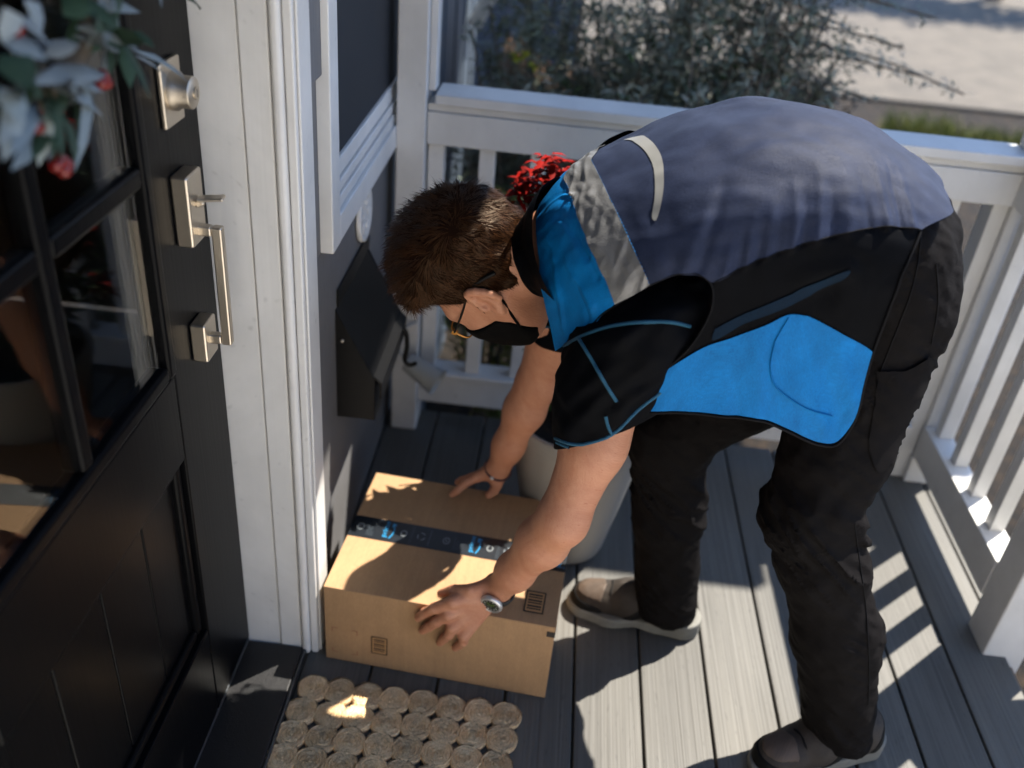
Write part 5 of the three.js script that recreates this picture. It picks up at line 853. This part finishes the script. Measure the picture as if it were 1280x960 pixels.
  const g = new THREE.BufferGeometry(); g.setAttribute('position', new THREE.Float32BufferAttribute(P, 3)); g.setAttribute('normal', new THREE.Float32BufferAttribute(N, 3)); g.setAttribute('color', new THREE.Float32BufferAttribute(C, 3)); g.setIndex(I); M.hair.side = THREE.DoubleSide;
  part('hair_locks', toWorld(g), M.hair, hair).userData.kind = 'stuff';
  const brow = []; for (const e of [1, -1]) brow.push(tube([V(e * 0.014, 0.02, 0.099), V(e * 0.034, 0.026, 0.092), V(e * 0.054, 0.02, 0.076)], 0.0028, 16, 5)); part('eyebrows', toWorld(merge(brow)), M.hairCap, man);
  const iris = []; for (const e of [1, -1]) iris.push(new THREE.SphereGeometry(0.0058, 14, 10).scale(1, 1, 0.4).translate(e * 0.032, 0, 0.0912)); part('irises', toWorld(merge(iris)), M.hairCap, man);
}
{ // wristwatch on the near wrist, cord bracelet on the far one
  const ax = J.wrL.clone().sub(J.elL).normalize(), c = J.wrL.clone().addScaledVector(ax, -0.004), to = EYE.clone().sub(c).normalize(); to.addScaledVector(ax, -to.dot(ax)).normalize(); const out = to.clone().applyAxisAngle(ax, -0.25), sd = V().crossVectors(out, ax).normalize();
  const w = new THREE.Group(); w.name = 'wristwatch'; man.add(w);
  const rubberB = std({ color: rgb(0.012, 0.012, 0.012), roughness: 0.6 }), steel = std({ color: rgb(0.62, 0.62, 0.62), metalness: 0.75, roughness: 0.35 });
  const r = 0.031, ring = []; for (let i = 0; i <= 40; i++) { const a = i / 40 * Math.PI * 2; ring.push(a); }
  { const P = [], I = [], prof = [[-0.0095, 0], [-0.009, 0.0026], [0, 0.0032], [0.009, 0.0026], [0.0095, 0]]; ring.forEach((a) => prof.forEach(([o, h]) => { const rad = r + h, q = c.clone().addScaledVector(ax, o).addScaledVector(out, Math.cos(a) * rad).addScaledVector(sd, Math.sin(a) * rad * 1.02); P.push(q.x, q.y, q.z); })); for (let i = 0; i < 40; i++) for (let j = 0; j < 4; j++) { const k = i * 5 + j; I.push(k, k + 1, k + 5, k + 1, k + 6, k + 5); } const g = new THREE.BufferGeometry(); g.setAttribute('position', new THREE.Float32BufferAttribute(P, 3)); g.setIndex(I); g.computeVertexNormals(); rubberB.side = THREE.DoubleSide; part('strap', g, rubberB, w); }
  const m4 = new THREE.Matrix4().makeBasis(sd, out, ax).setPosition(c.clone().addScaledVector(out, r)), put = (n, g, m) => part(n, g.applyMatrix4(m4), m, w);
  put('case', new THREE.LatheGeometry([[0, 0], [0.021, 0], [0.0235, 0.002], [0.0235, 0.007], [0.0215, 0.0098], [0.018, 0.0105], [0.0175, 0.0088], [0, 0.0088]].map((q) => new THREE.Vector2(...q)), 40), steel);
  put('lug', merge([box(-0.018, 0.018, 0.0, 0.005, -0.010, 0.010, 0.003).clone().translate(0, 0, 0), new THREE.CylinderGeometry(0.0028, 0.0028, 0.005, 12).rotateX(Math.PI / 2).translate(0, 0.005, 0.0225)]), steel);
  const dial = printed(256, 256, (x) => { x.fillStyle = '#0a0b0b'; x.fillRect(0, 0, 256, 256); x.translate(128, 128); x.strokeStyle = '#c8ccc4'; for (let i = 0; i < 12; i++) { x.save(); x.rotate(i * Math.PI / 6); x.lineWidth = i % 3 ? 9 : 16; x.beginPath(); x.moveTo(0, -114); x.lineTo(0, -80); x.stroke(); x.restore(); } x.strokeStyle = '#7fae3a'; x.lineWidth = 9; x.beginPath(); x.moveTo(0, 0); x.lineTo(40, -52); x.moveTo(0, 0); x.lineTo(-66, -20); x.stroke(); x.strokeStyle = '#b3b8b0'; x.lineWidth = 4; x.beginPath(); x.arc(0, 40, 26, 0, 7); x.stroke(); });
  put('dial', new THREE.CircleGeometry(0.0173, 32).rotateX(-Math.PI / 2).translate(0, 0.0092, 0), std({ map: dial, roughness: 0.3 }));
  const bx = J.wrR.clone().sub(J.elR).normalize(), bc = J.wrR.clone().addScaledVector(bx, -0.005), b1 = V(0, 0, 1).addScaledVector(bx, -bx.z).normalize(), b2 = V().crossVectors(bx, b1), pts = []; for (let i = 0; i < 20; i++) { const a = i / 20 * Math.PI * 2; pts.push(bc.clone().addScaledVector(b1, Math.cos(a) * 0.031).addScaledVector(b2, Math.sin(a) * 0.031).addScaledVector(bx, Math.cos(a) * 0.008)); }
  const br = new THREE.Group(); br.name = 'bracelet'; man.add(br); part('cord', tube(pts, 0.0022, 60, 6, true), std({ color: rgb(0.03, 0.012, 0.025), roughness: 0.8 }), br); part('bead', new THREE.SphereGeometry(0.0045, 12, 8).translate(...pts[1].toArray()), steel, br);
}
renderer.render(scene, camera);
